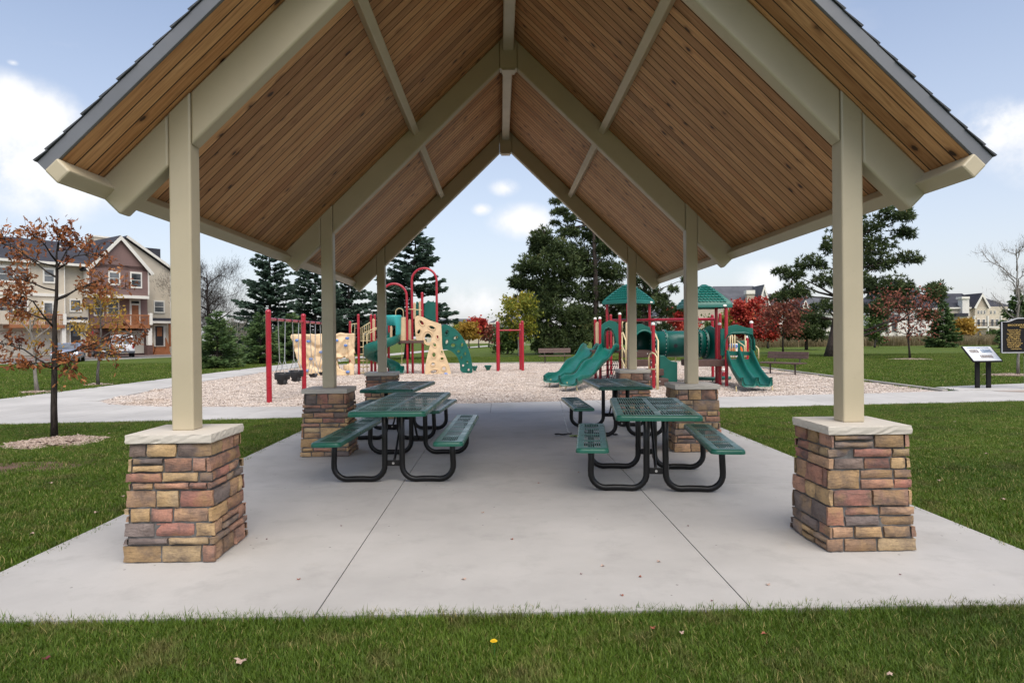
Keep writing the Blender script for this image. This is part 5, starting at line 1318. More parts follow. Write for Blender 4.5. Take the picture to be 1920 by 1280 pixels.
def nrm(a): return a / np.maximum(np.linalg.norm(a, axis=-1, keepdims=True), 1e-9)
class Leaves:
    def __init__(s): s.P = []; s.D = []; s.L = []; s.W = []; s.K = []
    def add(s, P, D, L, W, K):
        n = len(P); s.P.append(P); s.D.append(nrm(D)); s.L.append(np.broadcast_to(L, n)); s.W.append(np.broadcast_to(W, n)); s.K.append(np.broadcast_to(K, n))
    def build(s, name, mat, parent, rng, lobed=False):
        P, D = np.concatenate(s.P), np.concatenate(s.D); L, W, K = (np.concatenate(k)[:, None] for k in (s.L, s.W, s.K))
        o = origin(parent); P = P - np.array(o)
        S = nrm(np.cross(D, rng.normal(size=P.shape))); n = len(P)
        if lobed:
            N = np.cross(S, D); cup = .12
            prof = [(0, 0), (.22, .34), (.36, .16), (.56, .5), (.70, .22), (.86, .30), (1, 0), (.86, -.30), (.70, -.22), (.56, -.5), (.36, -.16), (.22, -.34)]
            V = np.stack([P + D * L * a + S * W * b + N * L * cup * abs(b) * 2 for a, b in prof], 1)
        else:
            V = np.stack([P, P + D * L * .45 + S * W * .5, P + D * L, P + D * L * .45 - S * W * .5], 1)
        m = V.shape[1]; me = bpy.data.meshes.new(name)
        me.vertices.add(n * m); me.vertices.foreach_set('co', V.reshape(-1).astype(np.float32))
        me.loops.add(n * m); me.loops.foreach_set('vertex_index', np.arange(n * m, dtype=np.int32))
        me.polygons.add(n); me.polygons.foreach_set('loop_start', np.arange(0, n * m, m, dtype=np.int32)); me.polygons.foreach_set('loop_total', np.full(n, m, np.int32))
        me.attributes.new('rnd', 'FLOAT', 'FACE').data.foreach_set('value', np.clip(K[:, 0] + rng.uniform(-.25, .25, n), 0, 1).astype(np.float32))
        me.materials.append(MATS[mat]); me.update(calc_edges=True); me.validate()
        return link(name, me, parent)
def ball_pts(rng, n): return nrm(rng.normal(size=(n, 3))) * rng.uniform(0, 1, (n, 1)) ** (1 / 2.4)
def limb(mb, rng, a, b, r0, r1, wob=.08, seg=6, sag=0., n=6):
    a, b = Vector(a), Vector(b); L = (b - a).length; pts = []
    off = Vector(rng.normal(size=3)) * wob * L
    for i in range(seg + 1):
        t = i / seg; p = a.lerp(b, t) + off * math.sin(math.pi * t) + Vector(rng.normal(size=3)) * wob * .25 * L * (0 < t < 1) + Vector((0, 0, -sag * L * math.sin(math.pi * t)))
        pts.append(p)
    mb.tube(pts, [r0 + (r1 - r0) * i / seg for i in range(seg + 1)], n, cap=True)
    return pts

def spruce(px, Y, H, Rb, label, seed, cat='spruce tree', mat='needle_spruce', z0=.5, lean=0, dens=1.0, name='spruce_tree', leafL=.42, leafW=.15, group=None):
    rng = np.random.default_rng(seed); x = PY(px, 640, Y).x
    t = thing(name, (x, Y, LAWN_Z), label, cat, group); lv = Leaves(); mb = MB()
    mb.tube([(x, Y, LAWN_Z), (x + lean * .3, Y, H * .3), (x + lean, Y, H * .98)], [.018 * H + .05, .014 * H, .02], 9)
    z = z0
    while z < H * .985:
        f = (z - z0) / (H - z0); Rz = Rb * ((1 - f) ** .85) * (1 if f > .12 else .75 + 2 * f) + .12
        nb = max(4, int(7 * (1 - f) + 4))
        for k in range(nb):
            if rng.random() < .10: continue
            a = rng.uniform(0, 2 * math.pi); r = Rz * rng.uniform(.68, 1.14); d = np.array([math.cos(a), math.sin(a), 0])
            droop = rng.uniform(-.30, -.05) * (1 - f) + .25 * f
            b0 = np.array([x + lean * f, Y, z + rng.uniform(-.12, .12)]); m = max(3, int(r / .17 * dens))
            tt = np.sort(rng.uniform(.12, 1, m)) ** .8
            P = b0 + d * (tt * r)[:, None] + np.array([0, 0, 1]) * (droop * r * tt ** 1.4 + .13 * r * tt ** 3)[:, None]
            if r > .6: mb.tube([b0, b0 + d * r * .5 + np.array([0, 0, droop * r * .38]), b0 + d * r * .9 + np.array([0, 0, droop * r * .86 + .09 * r])], [.012 + .012 * r, .01, .004], 4, cap=False)
            side = np.array([-d[1], d[0], 0])
            for sg in (-1, 1, -1, 1, 0, -.5, .5):
                D = d * rng.uniform(.5, 1.1, (m, 1)) + side * sg * rng.uniform(.5, 1.2, (m, 1)) + np.array([0, 0, 1]) * rng.uniform(-.45, .22, (m, 1))
                lv.add(P + rng.normal(size=P.shape) * .05, D, leafL * rng.uniform(.6, 1.15, m) * (1 - .35 * f), leafW * rng.uniform(.7, 1.2, m), .25 + .5 * tt)
        z += (.21 + .14 * (1 - f)) * (H / 10) ** .5
    mb.build('trunk', 'bark_dark', t, smooth=True); lv.build('crown', mat, t, rng)
    return t

def clump_tree(name, Y, trunk, clumps, label, cat, seed, mat='needle_pine', bark='bark_pine', r0=.25, tuft=.30, tw=.06, per=1.0, k=11, depth=1.0, group=None, flat=.6, ybase=None, ground=True):
    """trunk: pixel path; clumps: pixel ellipses standing for foliage pads held out on limbs"""
    rng = np.random.default_rng(seed); path = [PY(a, b, Y) for a, b in trunk]
    if ground: path[0].z = LAWN_Z
    t = thing(name, (path[0].x, Y, LAWN_Z), label, cat, group); mb = MB(); lv = Leaves()
    n = len(path); mb.tube(path, [r0 * (1.25 if i == 0 else 1) * (1 - .85 * i / (n - 1)) + .02 for i in range(n)], 10)
    for (cx, cy, rx, ry) in clumps:
        cx += rng.uniform(-.3, .3) * rx; cy += rng.uniform(-.45, .45) * ry; rx *= rng.uniform(.7, 1.15); ry *= rng.uniform(.85, 1.45)
        c = PY(cx, cy, Y); sx, sz = rx * Y / 1280, ry * Y / 1280; sy = max(sx, sz) * depth
        c.y += rng.uniform(-1, 1) * sy * .8
        j = min(range(n), key=lambda i: abs(path[i].z - (c.z - .35 * abs(c.x - path[i].x))) + (0 if i else 9)); a = path[j]
        limb(mb, rng, a, c, r0 * .32 * (1 - .6 * j / n) + .02, .02, .06, 6, .02)
        m = max(6, int(per * 26 * (sx * sz) ** .75 * 6)); q = ball_pts(rng, m) * np.array([sx, sy, sz]); q[:, 2] = np.where(q[:, 2] < 0, q[:, 2] * flat, q[:, 2]); q += rng.normal(size=q.shape) * np.array([sx, sy, sz]) * .14; P = np.array(c) + q
        for i in rng.choice(m, min(m, 7), False): limb(mb, rng, c, P[i], .022, .006, .08, 3, 0, 4)
        out = nrm(q + np.array([0, 0, .35 * sz]) + 1e-4)
        for _ in range(k):
            D = out * .7 + rng.normal(size=q.shape) * .75 + np.array([0, 0, .25])
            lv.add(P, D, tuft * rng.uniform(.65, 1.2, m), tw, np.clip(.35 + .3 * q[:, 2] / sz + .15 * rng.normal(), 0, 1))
    mb.build('trunk', bark, t, smooth=True); lv.build('crown', mat, t, rng)
    return t

def broad_tree(name, x, Y, H, cr, cz, tr, label, cat, seed, mat, bark='bark_grey', limbs=9, leaves=2500, L=.10, W=.07, squash=1.0, lobed=False, twigs=4, z_leaf=.0, spread=.22, group=None, bare=False, mulch=False, levels=2):
    rng = np.random.default_rng(seed); t = thing(name, (x, Y, LAWN_Z), label, cat, group); mb = MB(); lv = Leaves()
    top = Vector((x + rng.normal() * .03 * H, Y + rng.normal() * .03 * H, H * .93)); base = Vector((x, Y, LAWN_Z))
    tp = [base.lerp(top, f) + Vector(rng.normal(size=3)) * (.008 * H if 0 < f < 1 else 0) for f in np.linspace(0, 1, 8)]
    mb.tube(tp, [tr * (1.25 if i == 0 else 1 - .88 * i / 7) + .006 for i in range(8)], 9); tips = []
    for i in range(limbs):
        f = (i + .5) / limbs; z = cz * .75 + (H * .86 - cz * .75) * f; a = i * 2.4 + rng.uniform(-.5, .5)
        env = cr * math.sqrt(max(.12, 1 - ((f - .42) / .72) ** 2)) * rng.uniform(.75, 1.1)
        p0 = base.lerp(top, min(.97, z / (H * .93))); p1 = p0 + Vector((math.cos(a) * env, math.sin(a) * env, env * rng.uniform(.25, .75) * squash))
        pts = limb(mb, rng, p0, p1, tr * .45 * (1 - .5 * f) + .006, .008, .09, 6, -.05, 5)
        for j in range(twigs):
            q0 = pts[2 + j % 5] if 2 + j % 5 < len(pts) else pts[-1]; d = Vector(rng.normal(size=3)) * .5 + (p1 - p0).normalized() * .8 + Vector((0, 0, .3)); l2 = env * rng.uniform(.25, .55)
            q1 = q0 + d.normalized() * l2; pt2 = limb(mb, rng, q0, q1, .012 + .003 * tr * 10, .005, .1, 3, 0, 4); tips += [q1, pt2[2]]
            for _ in range(levels - 1 if not bare else 4):
                e = pt2[rng.integers(1, 4)]; q2 = e + (d.normalized() + Vector(rng.normal(size=3)) * .6).normalized() * l2 * .6; limb(mb, rng, e, q2, .007 + .01 * tr, .003, .1, 3, 0, 3); tips.append(q2)
                if bare:
                    for _k in range(2): q3 = q2 + (d.normalized() + Vector(rng.normal(size=3)) * .7).normalized() * l2 * .4; limb(mb, rng, e.lerp(q2, .6), q3, .005 + .006 * tr, .0025, .1, 2, 0, 3)
        tips.append(p1)
    mb.build('trunk', bark, t, smooth=True)
    if bare:                                    # fine end twigs
        T_ = np.array([tuple(p) for p in tips]); m = 26 if tr > .1 else 9; idx = np.repeat(np.arange(len(T_)), m); q = T_[idx] + rng.normal(size=(len(idx), 3)) * .10 * cr
        D = nrm(T_[idx] - np.array([x, Y, cz * .8])) + rng.normal(size=q.shape) * .45 + np.array([0, 0, .25])
        lv.add(q, D, (.16 * cr if tr > .1 else .22) * rng.uniform(.5, 1.2, len(q)), .006 + .05 * tr if tr > .1 else .006, .5); lv.build('twigs', bark, t, rng)
    if not bare:
        T_ = np.array([tuple(p) for p in tips]); T_ = T_[T_[:, 2] > z_leaf]; idx = rng.integers(0, len(T_), leaves); own = rng.uniform(0, 1, len(T_))
        P = T_[idx] + rng.normal(size=(leaves, 3)) * spread * cr * np.array([1, 1, .7]); D = rng.normal(size=(leaves, 3)) + np.array([0, 0, -.35])
        lv.add(P, D, L * rng.uniform(.65, 1.2, leaves), W * rng.uniform(.7, 1.2, leaves), .2 + .6 * own[idx]); lv.build('crown', mat, t, rng, lobed)
    return t

# young oak in the lawn: limbs laid out as they stand
def young_oak():
    rng = np.random.default_rng(4); Y = 10.4; b = G(102, 822, LAWN_Z); t = thing('young_oak', b, 'young oak with rust-brown leaves standing in a mulch ring by the shelter', 'tree')
    mb = MB(); lv = Leaves(); Yb = b.y
    P = lambda a, c, dy=0: PY(a, c, Yb + dy)
    tr = [b] + [P(*q) for q in ((101, 760), (102, 700), (103, 640), (102, 600), (106, 555), (107, 510), (106, 480), (108, 455))]
    mb.tube(tr, [.054, .045, .040, .036, .031, .025, .020, .014, .006], 10)
    LB = [((102, 690), (45, 655), (-20, 640), .5), ((103, 665), (165, 648), (268, 620), -.4), ((103, 668), (150, 655), (215, 655), .6), ((102, 615), (62, 565), (15, 548), -.5), ((103, 600), (60, 590), (8, 568), .7), ((106, 560), (155, 535), (244, 543), .3), ((106, 562), (140, 545), (205, 520), -.6),
          ((106, 520), (70, 495), (25, 465), .5), ((107, 505), (140, 480), (196, 478), -.3), ((107, 500), (125, 470), (150, 445), .4), ((106, 490), (85, 460), (60, 440), -.5), ((106, 500), (50, 482), (2, 446), -.2), ((108, 470), (110, 455), (112, 438), 0), ((103, 690), (120, 675), (135, 690), -.5), ((102, 690), (70, 680), (40, 690), -.4), ((106, 545), (60, 530), (25, 525), .2)]
    for a, m, e, dy in LB:
        p0, p1, p2 = P(*a), P(*m, dy * .6), P(*e, dy); r0 = .016
        pts = [p0, p0.lerp(p1, .5) + Vector((0, 0, -.02)), p1, p1.lerp(p2, .5) + Vector((0, 0, .02)), p2]; mb.tube(pts, [r0, r0 * .8, r0 * .62, r0 * .42, .004], 6)
        n = 14
        for i in range(n):
            f = rng.uniform(.35, 1.0); q = p1.lerp(p2, (f - .35) / .65) if f > .35 else p0.lerp(p1, f); d = (p2 - p0).normalized() * .5 + Vector(rng.normal(size=3)) * .6 + Vector((0, 0, .12)); l = rng.uniform(.12, .34); q1 = q + d.normalized() * l
            limb(mb, rng, q, q1, .006, .002, .08, 3, 0, 4)
            k = rng.integers(8, 15); tt = rng.uniform(.3, 1.05, k); C = np.array(q)[None] + np.array(q1 - q)[None] * tt[:, None] + rng.normal(size=(k, 3)) * .035
            lv.add(C, rng.normal(size=(k, 3)) * .8 + np.array(d) + np.array([0, 0, -.45]), rng.uniform(.05, .095, k), rng.uniform(.028, .055, k), np.clip(rng.uniform(.1, .75) + (.35 if (a[1] > 640 and rng.random() < .12) else 0), 0, 1))
    mb.build('trunk', 'bark_dark', t, smooth=True); lv.build('crown', 'oak_brown', t, rng, True)
young_oak()
def gx(px, py): p = G(px, py, LAWN_Z); return p.x, p.y
x, y = gx(184, 723); broad_tree('young_tree', x, y, 3.25, .62, 1.15, .045, 'thin young tree with golden leaves by the footpath, mauve gable behind', 'tree', 21, 'leaf_yellow', 'bark_grey', 10, 900, .13, .06, 1.5, spread=.2)
x, y = gx(70, 736); broad_tree('young_tree', x, y, 2.75, .6, 1.2, .05, 'thin pale-barked young tree nearly bare, few yellow leaves, by the footpath', 'tree', 22, 'leaf_yellow', 'bark_pale', 9, 260, .12, .055, 1.4)
# young pines by the footpath, bare trees and spruces behind the swings
spruce(407, 37, 3.0, 1.45, 'bushy young pine beside the footpath next to a shelter post', 31, 'pine tree', 'needle_young', .15, dens=2.2, name='young_pine', leafL=.30, leafW=.07)
spruce(488, 43, 3.1, 1.35, 'conical young pine beside the footpath behind the first swing post', 32, 'pine tree', 'needle_young', .15, dens=2.2, name='young_pine', leafL=.30, leafW=.07)
spruce(548, 47, 3.2, 1.6, 'young pine behind the bucket swings and rock wall', 33, 'pine tree', 'needle_young', .15, dens=2.0, name='young_pine', leafL=.32, leafW=.08)
x = PY(394, 640, 78).x; broad_tree('bare_tree', x, 78, 10.0, 3.6, 2.2, .26, 'large leafless tree behind the bushy young pine', 'tree', 41, 'leaf_green', 'bark_dark', 16, 0, bare=True, twigs=6)
x = PY(362, 640, 90).x; broad_tree('bare_tree', x, 90, 8.0, 3.2, 2.0, .22, 'smaller leafless tree beside the large bare one', 'tree', 42, 'leaf_green', 'bark_dark', 13, 0, bare=True, twigs=6)
x = PY(444, 640, 60).x; broad_tree('bare_sapling', x, 60, 3.4, 1.0, .8, .04, 'pale bare sapling in front of the blue spruce', 'sapling', 43, 'leaf_green', 'bark_pale', 10, 0, bare=True, twigs=4)
spruce(507, 65, 11.6, 4.1, 'tall blue-green spruce with open tiers behind the swing frame', 51, z0=.6, dens=1.7)
spruce(592, 63, 10.0, 4.0, 'dense dark spruce behind the rock wall, half hidden by a shelter post', 52, z0=.5, dens=1.8)
spruce(655, 68, 10.0, 4.2, 'broad dark spruce behind the ladder of the climbing structure', 53, z0=.5, dens=1.8)
spruce(762, 50, 10.2, 3.6, 'tall open spruce with bare lower trunk behind the red arches', 54, z0=1.9, lean=.9, dens=1.9)
# pines beyond the playground
rp = random.Random(8)
cl = [(1020, 447, 22, 18), (1005, 475, 26, 20), (1040, 470, 26, 22), (990, 505, 28, 20), (1030, 505, 34, 24), (1065, 500, 28, 24), (985, 540, 26, 18), (1020, 545, 40, 24), (1062, 545, 34, 26), (995, 580, 34, 20), (1035, 588, 40, 24), (1075, 585, 34, 26), (1000, 615, 30, 20), (1040, 625, 40, 22), (1080, 620, 34, 24), (1010, 645, 26, 14), (1050, 650, 36, 14), (1085, 648, 30, 14), (975, 556, 14, 9), (968, 530, 10, 7)]
clump_tree('pine_tree', 59, [(1030, 664), (1029, 600), (1026, 540), (1022, 480), (1020, 432)], cl, 'broad dense pine with rounded top behind the plank bench', 'pine tree', 61, r0=.28, per=1.3, tuft=.38, tw=.085)
cl = [(1042, 377, 9, 5), (1052, 398, 15, 5), (1040, 420, 9, 4), (1072, 412, 15, 6), (1070, 440, 24, 10), (1105, 385, 26, 12), (1110, 430, 36, 18), (1085, 470, 34, 18), (1130, 470, 36, 22), (1100, 510, 38, 22), (1145, 515, 38, 24), (1115, 550, 40, 24), (1160, 555, 36, 24), (1100, 590, 34, 22), (1135, 600, 40, 24), (1170, 595, 30, 22), (1110, 635, 34, 20), (1150, 640, 36, 18), (1180, 632, 30, 18), (1150, 362, 30, 16), (1190, 560, 24, 16)]
clump_tree('pine_tree', 64, [(1118, 662), (1118, 590), (1116, 500), (1112, 420), (1112, 352)], cl, 'tallest pine, ragged crown, rising behind the shelter rafters', 'pine tree', 62, r0=.32, per=1.25, tuft=.40, tw=.085)
cl = [(1200, 520, 24, 14), (1215, 548, 30, 14), (1190, 570, 26, 18), (1228, 575, 26, 12), (1250, 592, 14, 8), (1205, 600, 32, 18), (1195, 632, 30, 18), (1235, 618, 22, 14), (1222, 640, 26, 12), (1242, 560, 12, 6), (1262, 545, 9, 5), (1272, 580, 10, 5), (1285, 525, 7, 5)]
clump_tree('pine_tree', 60, [(1205, 662), (1206, 610), (1208, 560), (1210, 505)], cl, 'dark pine with long loose side branches behind the cornerwise roof', 'pine tree', 63, r0=.24, per=1.1, tuft=.36, tw=.08)
cl = [(1480, 515, 32, 15), (1462, 508, 14, 10), (1525, 492, 42, 18), (1500, 545, 40, 18), (1475, 560, 22, 10), (1545, 530, 34, 20), (1560, 470, 30, 16), (1605, 425, 50, 20), (1660, 412, 40, 14), (1698, 404, 18, 10), (1640, 452, 46, 20), (1690, 440, 26, 12), (1600, 485, 44, 22), (1655, 490, 44, 20), (1698, 488, 22, 12), (1610, 535, 46, 22), (1665, 535, 46, 22), (1700, 545, 24, 14), (1640, 575, 36, 16), (1690, 572, 34, 18), (1735, 562, 24, 18), (1758, 548, 18, 16), (1748, 590, 24, 14), (1545, 575, 26, 10), (1520, 600, 16, 8)]
clump_tree('leaning_pine', 44.8, [(1556, 669), (1561, 640), (1568, 600), (1576, 560), (1586, 510), (1596, 450), (1604, 400)], cl, 'leaning pine with flat layered boughs in the lawn behind the side bench', 'pine tree', 64, r0=.30, per=1.15, tuft=.30, tw=.065, depth=.7)
# the rest of the planting, back from the playground
x = PY(972, 640, 54).x; broad_tree('young_tree', x, 54, 5.1, 1.35, 1.2, .06, 'yellow-green young tree with pale trunk behind the pull-up frame', 'tree', 71, 'leaf_yellowgreen', 'bark_pale', 12, 2600, .26, .17, 1.3, spread=.2)
def far_tree(px, Y, top, wpx, base_py, lab, mat, seed, n=1800, bark='bark_grey', nm='tree', squash=1.0, cat='tree', cz=None, tr=.10, limbs=11, sp=.24, L=None):
    x = PY(px, 640, Y).x; H = PY(px, top, Y).z; cr = wpx * Y / 1280 / 2; L = L or max(.16, Y * .0045)
    return broad_tree(nm, x, Y, H, cr, cz if cz is not None else max(.5, H - 2.1 * cr), tr, lab, cat, seed, mat, bark, limbs, n, L, L * .7, squash, spread=sp)
far_tree(898, 104, 596, 25, 650, 'small scarlet tree on the far lawn seen through the shelter', 'leaf_red', 72, 1500)
far_tree(880, 100, 604, 27, 650, 'small golden tree beside the scarlet one on the far lawn', 'leaf_yellow', 73, 1500)
far_tree(862, 105, 606, 26, 650, 'thin yellow-green tree above the green arch climber', 'leaf_yellowgreen', 74, 700)
far_tree(917, 104, 612, 24, 650, 'small brownish tree between scarlet tree and pull-up frame', 'oak_russet', 75, 800)
far_tree(952, 62, 619, 38, 664, 'round green shrub behind the pull-up frame', 'leaf_green', 76, 2600, nm='shrub', cat='shrub', cz=.2, sp=.3)
far_tree(1402, 76, 566, 60, 645, 'large scarlet maple beyond the double slide', 'leaf_red', 77, 6500, nm='maple_tree', cz=1.2, limbs=16, sp=.2)
far_tree(1440, 76, 592, 36, 645, 'smaller orange-red maple next to the large scarlet one', 'leaf_red', 78, 2600, nm='maple_tree', cz=1.2)
far_tree(1275, 84, 577, 40, 645, 'red and orange maple seen beyond the tunnel', 'leaf_red', 79, 3200, nm='maple_tree', cz=1.2)
far_tree(1368, 84, 582, 34, 645, 'yellow-green tree beside the scarlet maple', 'leaf_yellowgreen', 80, 1800)
far_tree(1468, 55, 556, 80, 662, 'open russet-leaved oak with dark thin trunk behind the side bench', 'oak_russet', 81, 2300, 'bark_dark', cz=1.5, tr=.07, limbs=14)
far_tree(1340, 92, 600, 40, 645, 'low green shrub beyond the tunnel', 'leaf_green', 82, 1200, nm='shrub', cat='shrub', cz=.2)
clump_tree('mugo_pine', 66, [(1512, 645), (1512, 620), (1512, 590)], [(1495, 605, 22, 14), (1520, 592, 24, 14), (1505, 622, 28, 14), (1535, 612, 20, 14), (1490, 632, 22, 10), (1530, 632, 24, 10), (1475, 622, 12, 10)], 'dark bushy pine between russet oak and leaning pine', 'pine tree', 83, r0=.12, tuft=.36, tw=.09, per=1.5)
far_tree(1706, 40, 538, 88, 672, 'young oak with sparse dark red leaves in its own mulch ring', 'oak_russet', 84, 950, 'bark_dark', nm='young_oak', cz=1.6, tr=.055, limbs=15, L=.17, squash=.55)
far_tree(1640, 74, 588, 32, 640, 'small green tree in front of the white porch house', 'leaf_green', 85, 1600, cz=.6)
spruce(1768, 72, 4.9, 1.55, 'green conifer between porch house and chimney house', 86, 'conifer', 'needle_young', .2, dens=1.6, name='conifer')
far_tree(1806, 92, 599, 32, 636, 'golden round shrub in front of the chimney house', 'leaf_yellow', 87, 1800, nm='shrub', cat='shrub', cz=.3, sp=.28)
x, y = gx(1909, 704); broad_tree('bare_tree', x, y, 4.7, 1.0, 1.9, .042, 'slim leafless young tree behind the historical marker', 'tree', 88, 'leaf_green', 'bark_pale', 9, 0, bare=True, twigs=3, squash=2.4)
spruce(1905, 64, 5.6, 1.7, 'green conifer behind the historical marker', 89, 'conifer', 'needle_young', .2, dens=1.5, name='conifer')
spruce(1940, 56, 5.0, 1.7, 'conifer at the lawn edge past the historical marker', 90, 'conifer', 'needle_young', .2, dens=1.5, name='conifer')
for i, (px, Y, w, top) in enumerate(((1290, 88, 26, 618), (1585, 90, 40, 615), (1620, 96, 26, 620), (1870, 96, 24, 622), (420, 72, 50, 612), (460, 80, 44, 622), (1440, 92, 40, 622), (1310, 90, 30, 622))):
    far_tree(px, Y, top, w, 645, ['green shrub at the foot of the far houses', 'green shrub under the leaning pine boughs', 'green shrub beside the white porch house', 'green shrub under the far balconies', 'shrub at the foot of the large bare tree', 'low shrub beside the tall blue-green spruce', 'green shrub under the smaller maple', 'green shrub beyond the tunnel end'][i], 'leaf_green', 100 + i, 1000, nm='shrub', cat='shrub', cz=.15, sp=.3)
# ------------------------------------------------------------------ grass, chips, small things
def patch(name, mat, rng, n, rad, h0, h1, w, bend=.5, segs=2):
    """a small tuft patch of bent blades sharing one mesh"""
    mb = MB()
    for _ in range(n):
        a, r = rng.uniform(0, 6.283), rad * math.sqrt(rng.uniform(0, 1)); x, y = r * math.cos(a), r * math.sin(a); h = rng.uniform(h0, h1); d = rng.uniform(0, 6.283); b = rng.uniform(.1, 1) * bend * h
        dx, dy = math.cos(d), math.sin(d); sx, sy = -dy * w / 2, dx * w / 2; k = float(rng.uniform(0, 1))
        p = [(x - sx, y - sy, 0), (x + sx, y + sy, 0), (x + dx * b * .35 + sx * .8, y + dy * b * .35 + sy * .8, h * .6), (x + dx * b * .35 - sx * .8, y + dy * b * .35 - sy * .8, h * .6), (x + dx * b, y + dy * b, h)]
        mb.add(p, [(0, 1, 2, 3), (3, 2, 4)], k)
    return mb.mesh(name, mat)
def scatter(name, pts, meshes, smin, smax, label_kind='stuff', rot=True):
    """one object: its points carry the shared patches by geometry nodes"""
    me = bpy.data.meshes.new(name); me.from_pydata([tuple(p) for p in pts], [], []); ob = link(name, me); ob['kind'] = label_kind
    ng = bpy.data.node_groups.new(name, 'GeometryNodeTree'); ng.interface.new_socket('Geometry', in_out='INPUT', socket_type='NodeSocketGeometry'); ng.interface.new_socket('Geometry', in_out='OUTPUT', socket_type='NodeSocketGeometry')
    N, Lk = ng.nodes, ng.links; gi, go = N.new('NodeGroupInput'), N.new('NodeGroupOutput'); join = N.new('GeometryNodeJoinGeometry')
    for i, m in enumerate(meshes):
        src = bpy.data.objects.new(name + '_source', m)         # never linked to the scene: only a mesh holder for the nodes
        oi = N.new('GeometryNodeObjectInfo'); oi.inputs['Object'].default_value = src
        iop = N.new('GeometryNodeInstanceOnPoints'); Lk.new(gi.outputs[0], iop.inputs['Points']); Lk.new(oi.outputs['Geometry'], iop.inputs['Instance'])
        ri = N.new('FunctionNodeRandomValue'); ri.data_type = 'INT'; ri.inputs['Min'].default_value = 0; ri.inputs['Max'].default_value = len(meshes) - 1; ri.inputs['Seed'].default_value = 5
        cmp = N.new('FunctionNodeCompare'); cmp.data_type = 'INT'; cmp.operation = 'EQUAL'; Lk.new(ri.outputs[2], cmp.inputs[2]); cmp.inputs[3].default_value = i
        Lk.new(cmp.outputs[0], iop.inputs['Selection'])
        rr = N.new('FunctionNodeRandomValue'); rr.data_type = 'FLOAT_VECTOR'; rr.inputs[0].default_value = (-.08, -.08, 0); rr.inputs[1].default_value = (.08, .08, 6.283); Lk.new(rr.outputs[0], iop.inputs['Rotation'])
        rs = N.new('FunctionNodeRandomValue'); rs.data_type = 'FLOAT'; rs.inputs[2].default_value = smin; rs.inputs[3].default_value = smax; rs.inputs['Seed'].default_value = 9; Lk.new(rs.outputs[1], iop.inputs['Scale'])
        Lk.new(iop.outputs[0], join.inputs[0])
    Lk.new(join.outputs[0], go.inputs[0]); mod = ob.modifiers.new('scatter', 'NODES'); mod.node_group = ng
    return ob
rg = np.random.default_rng(77)
SLAB = [(SX0 + .0, SY0 + .02), (SX1, SY0 + .02), (SX1, 14), (SX0, 14)]
PATHP = [(-16, 11.8), (26, 16.0), (26, 19.3), (18.5, 20.35), (13.8, 19.1), (11.85, 18.5), (11.5, 17.3), (10.7, 17.05), (1.5, 15.65), (-4.2, 15.0), (-7.4, 15.4), (-9.2, 16.2), (-10, 17.2), (-13.05, 17.2), (-16, 17.2)]
LPATH = [(-13.07, 17), (-10, 17), (-10.15, 18), (-10.4, 20.6), (-10.8, 24.75), (-10.8, 38), (-10.2, 48), (-13.07, 48)]
MULCH = [(G(103, 827, 0).x, G(103, 827, 0).y, .6), (gx(1707, 674)[0], gx(1707, 674)[1], 1.1), (gx(1906, 704)[0], gx(1906, 704)[1], .95), (gx(184, 722)[0], gx(184, 722)[1], .35), (gx(70, 736)[0], gx(70, 736)[1], .4)]
DIRT = (G(40, 872, 0).x, G(40, 872, 0).y)
def lawn_pts(x0, x1, y0, y1, step, jit=.5):
    xs, ys = np.arange(x0, x1, step), np.arange(y0, y1, step); gx_, gy_ = np.meshgrid(xs, ys); x = gx_.ravel() + rg.uniform(-jit, jit, gx_.size) * step; y = gy_.ravel() + rg.uniform(-jit, jit, gx_.size) * step
    bad = inpoly(x, y, SLAB) | inpoly(x, y, PATHP) | inpoly(x, y, LPATH) | inpoly(x, y, CHIPS)
    for mx_, my_, mr in MULCH: bad |= ((x - mx_) ** 2 + ((y - my_) * 1.0) ** 2) < (mr * (.85 + .25 * np.sin(x * 9 + y * 7))) ** 2
    bad |= (((x - DIRT[0]) / .75) ** 2 + ((y - DIRT[1]) / .35) ** 2 < 1) & (rg.uniform(0, 1, x.size) < .8)
    vis = (np.abs(x - .018 * y) < .80 * y + .6)
    k = ~bad & vis
    return np.stack([x[k], y[k], np.full(k.sum(), LAWN_Z)], 1)
near = [patch('grass_patch', 'grass_blade', rg, 80, .075, .018, .046, .0034, 1.2) for _ in range(5)]
weed = [patch('grass_patch', 'grass_blade', rg, 12, .06, .03, .075, .0036, .9) for _ in range(2)]
pts = lawn_pts(-3.6, 4.2, 2.0, 3.66, .047)
edge = np.stack([rg.uniform(-3.3, 3.6, 420), 3.60 + rg.uniform(-.05, .035, 420), np.full(420, LAWN_Z)], 1)
scatter('lawn_grass', pts, near, .75, 1.25); scatter('edge_grass', edge, weed, .7, 1.25)
mid = [patch('grass_patch', 'grass_blade', rg, 95, .13, .018, .045, .0055, 1.1) for _ in range(5)]
scatter('side_lawn_grass', np.concatenate([lawn_pts(-10.5, SX0 + .05, 3.6, 13.1, .095), lawn_pts(SX1 - .05, 13, 3.6, 14.8, .095)]), mid, .75, 1.2)
wide = [patch('grass_patch', 'grass_blade', rg, 80, .32, .025, .06, .014, 1.0) for _ in range(4)]
scatter('far_lawn_grass', np.concatenate([lawn_pts(-40, -12.9, 12, 46, .30), lawn_pts(11.2, 40, 17, 50, .30), lawn_pts(-11, 12, 39.3, 52, .3)]), wide, .8, 1.25)
tall = [patch('tall_grass_patch', 'tall_grass_blade', rg, 90, .55, .5, 1.25, .03, .45) for _ in range(4)]
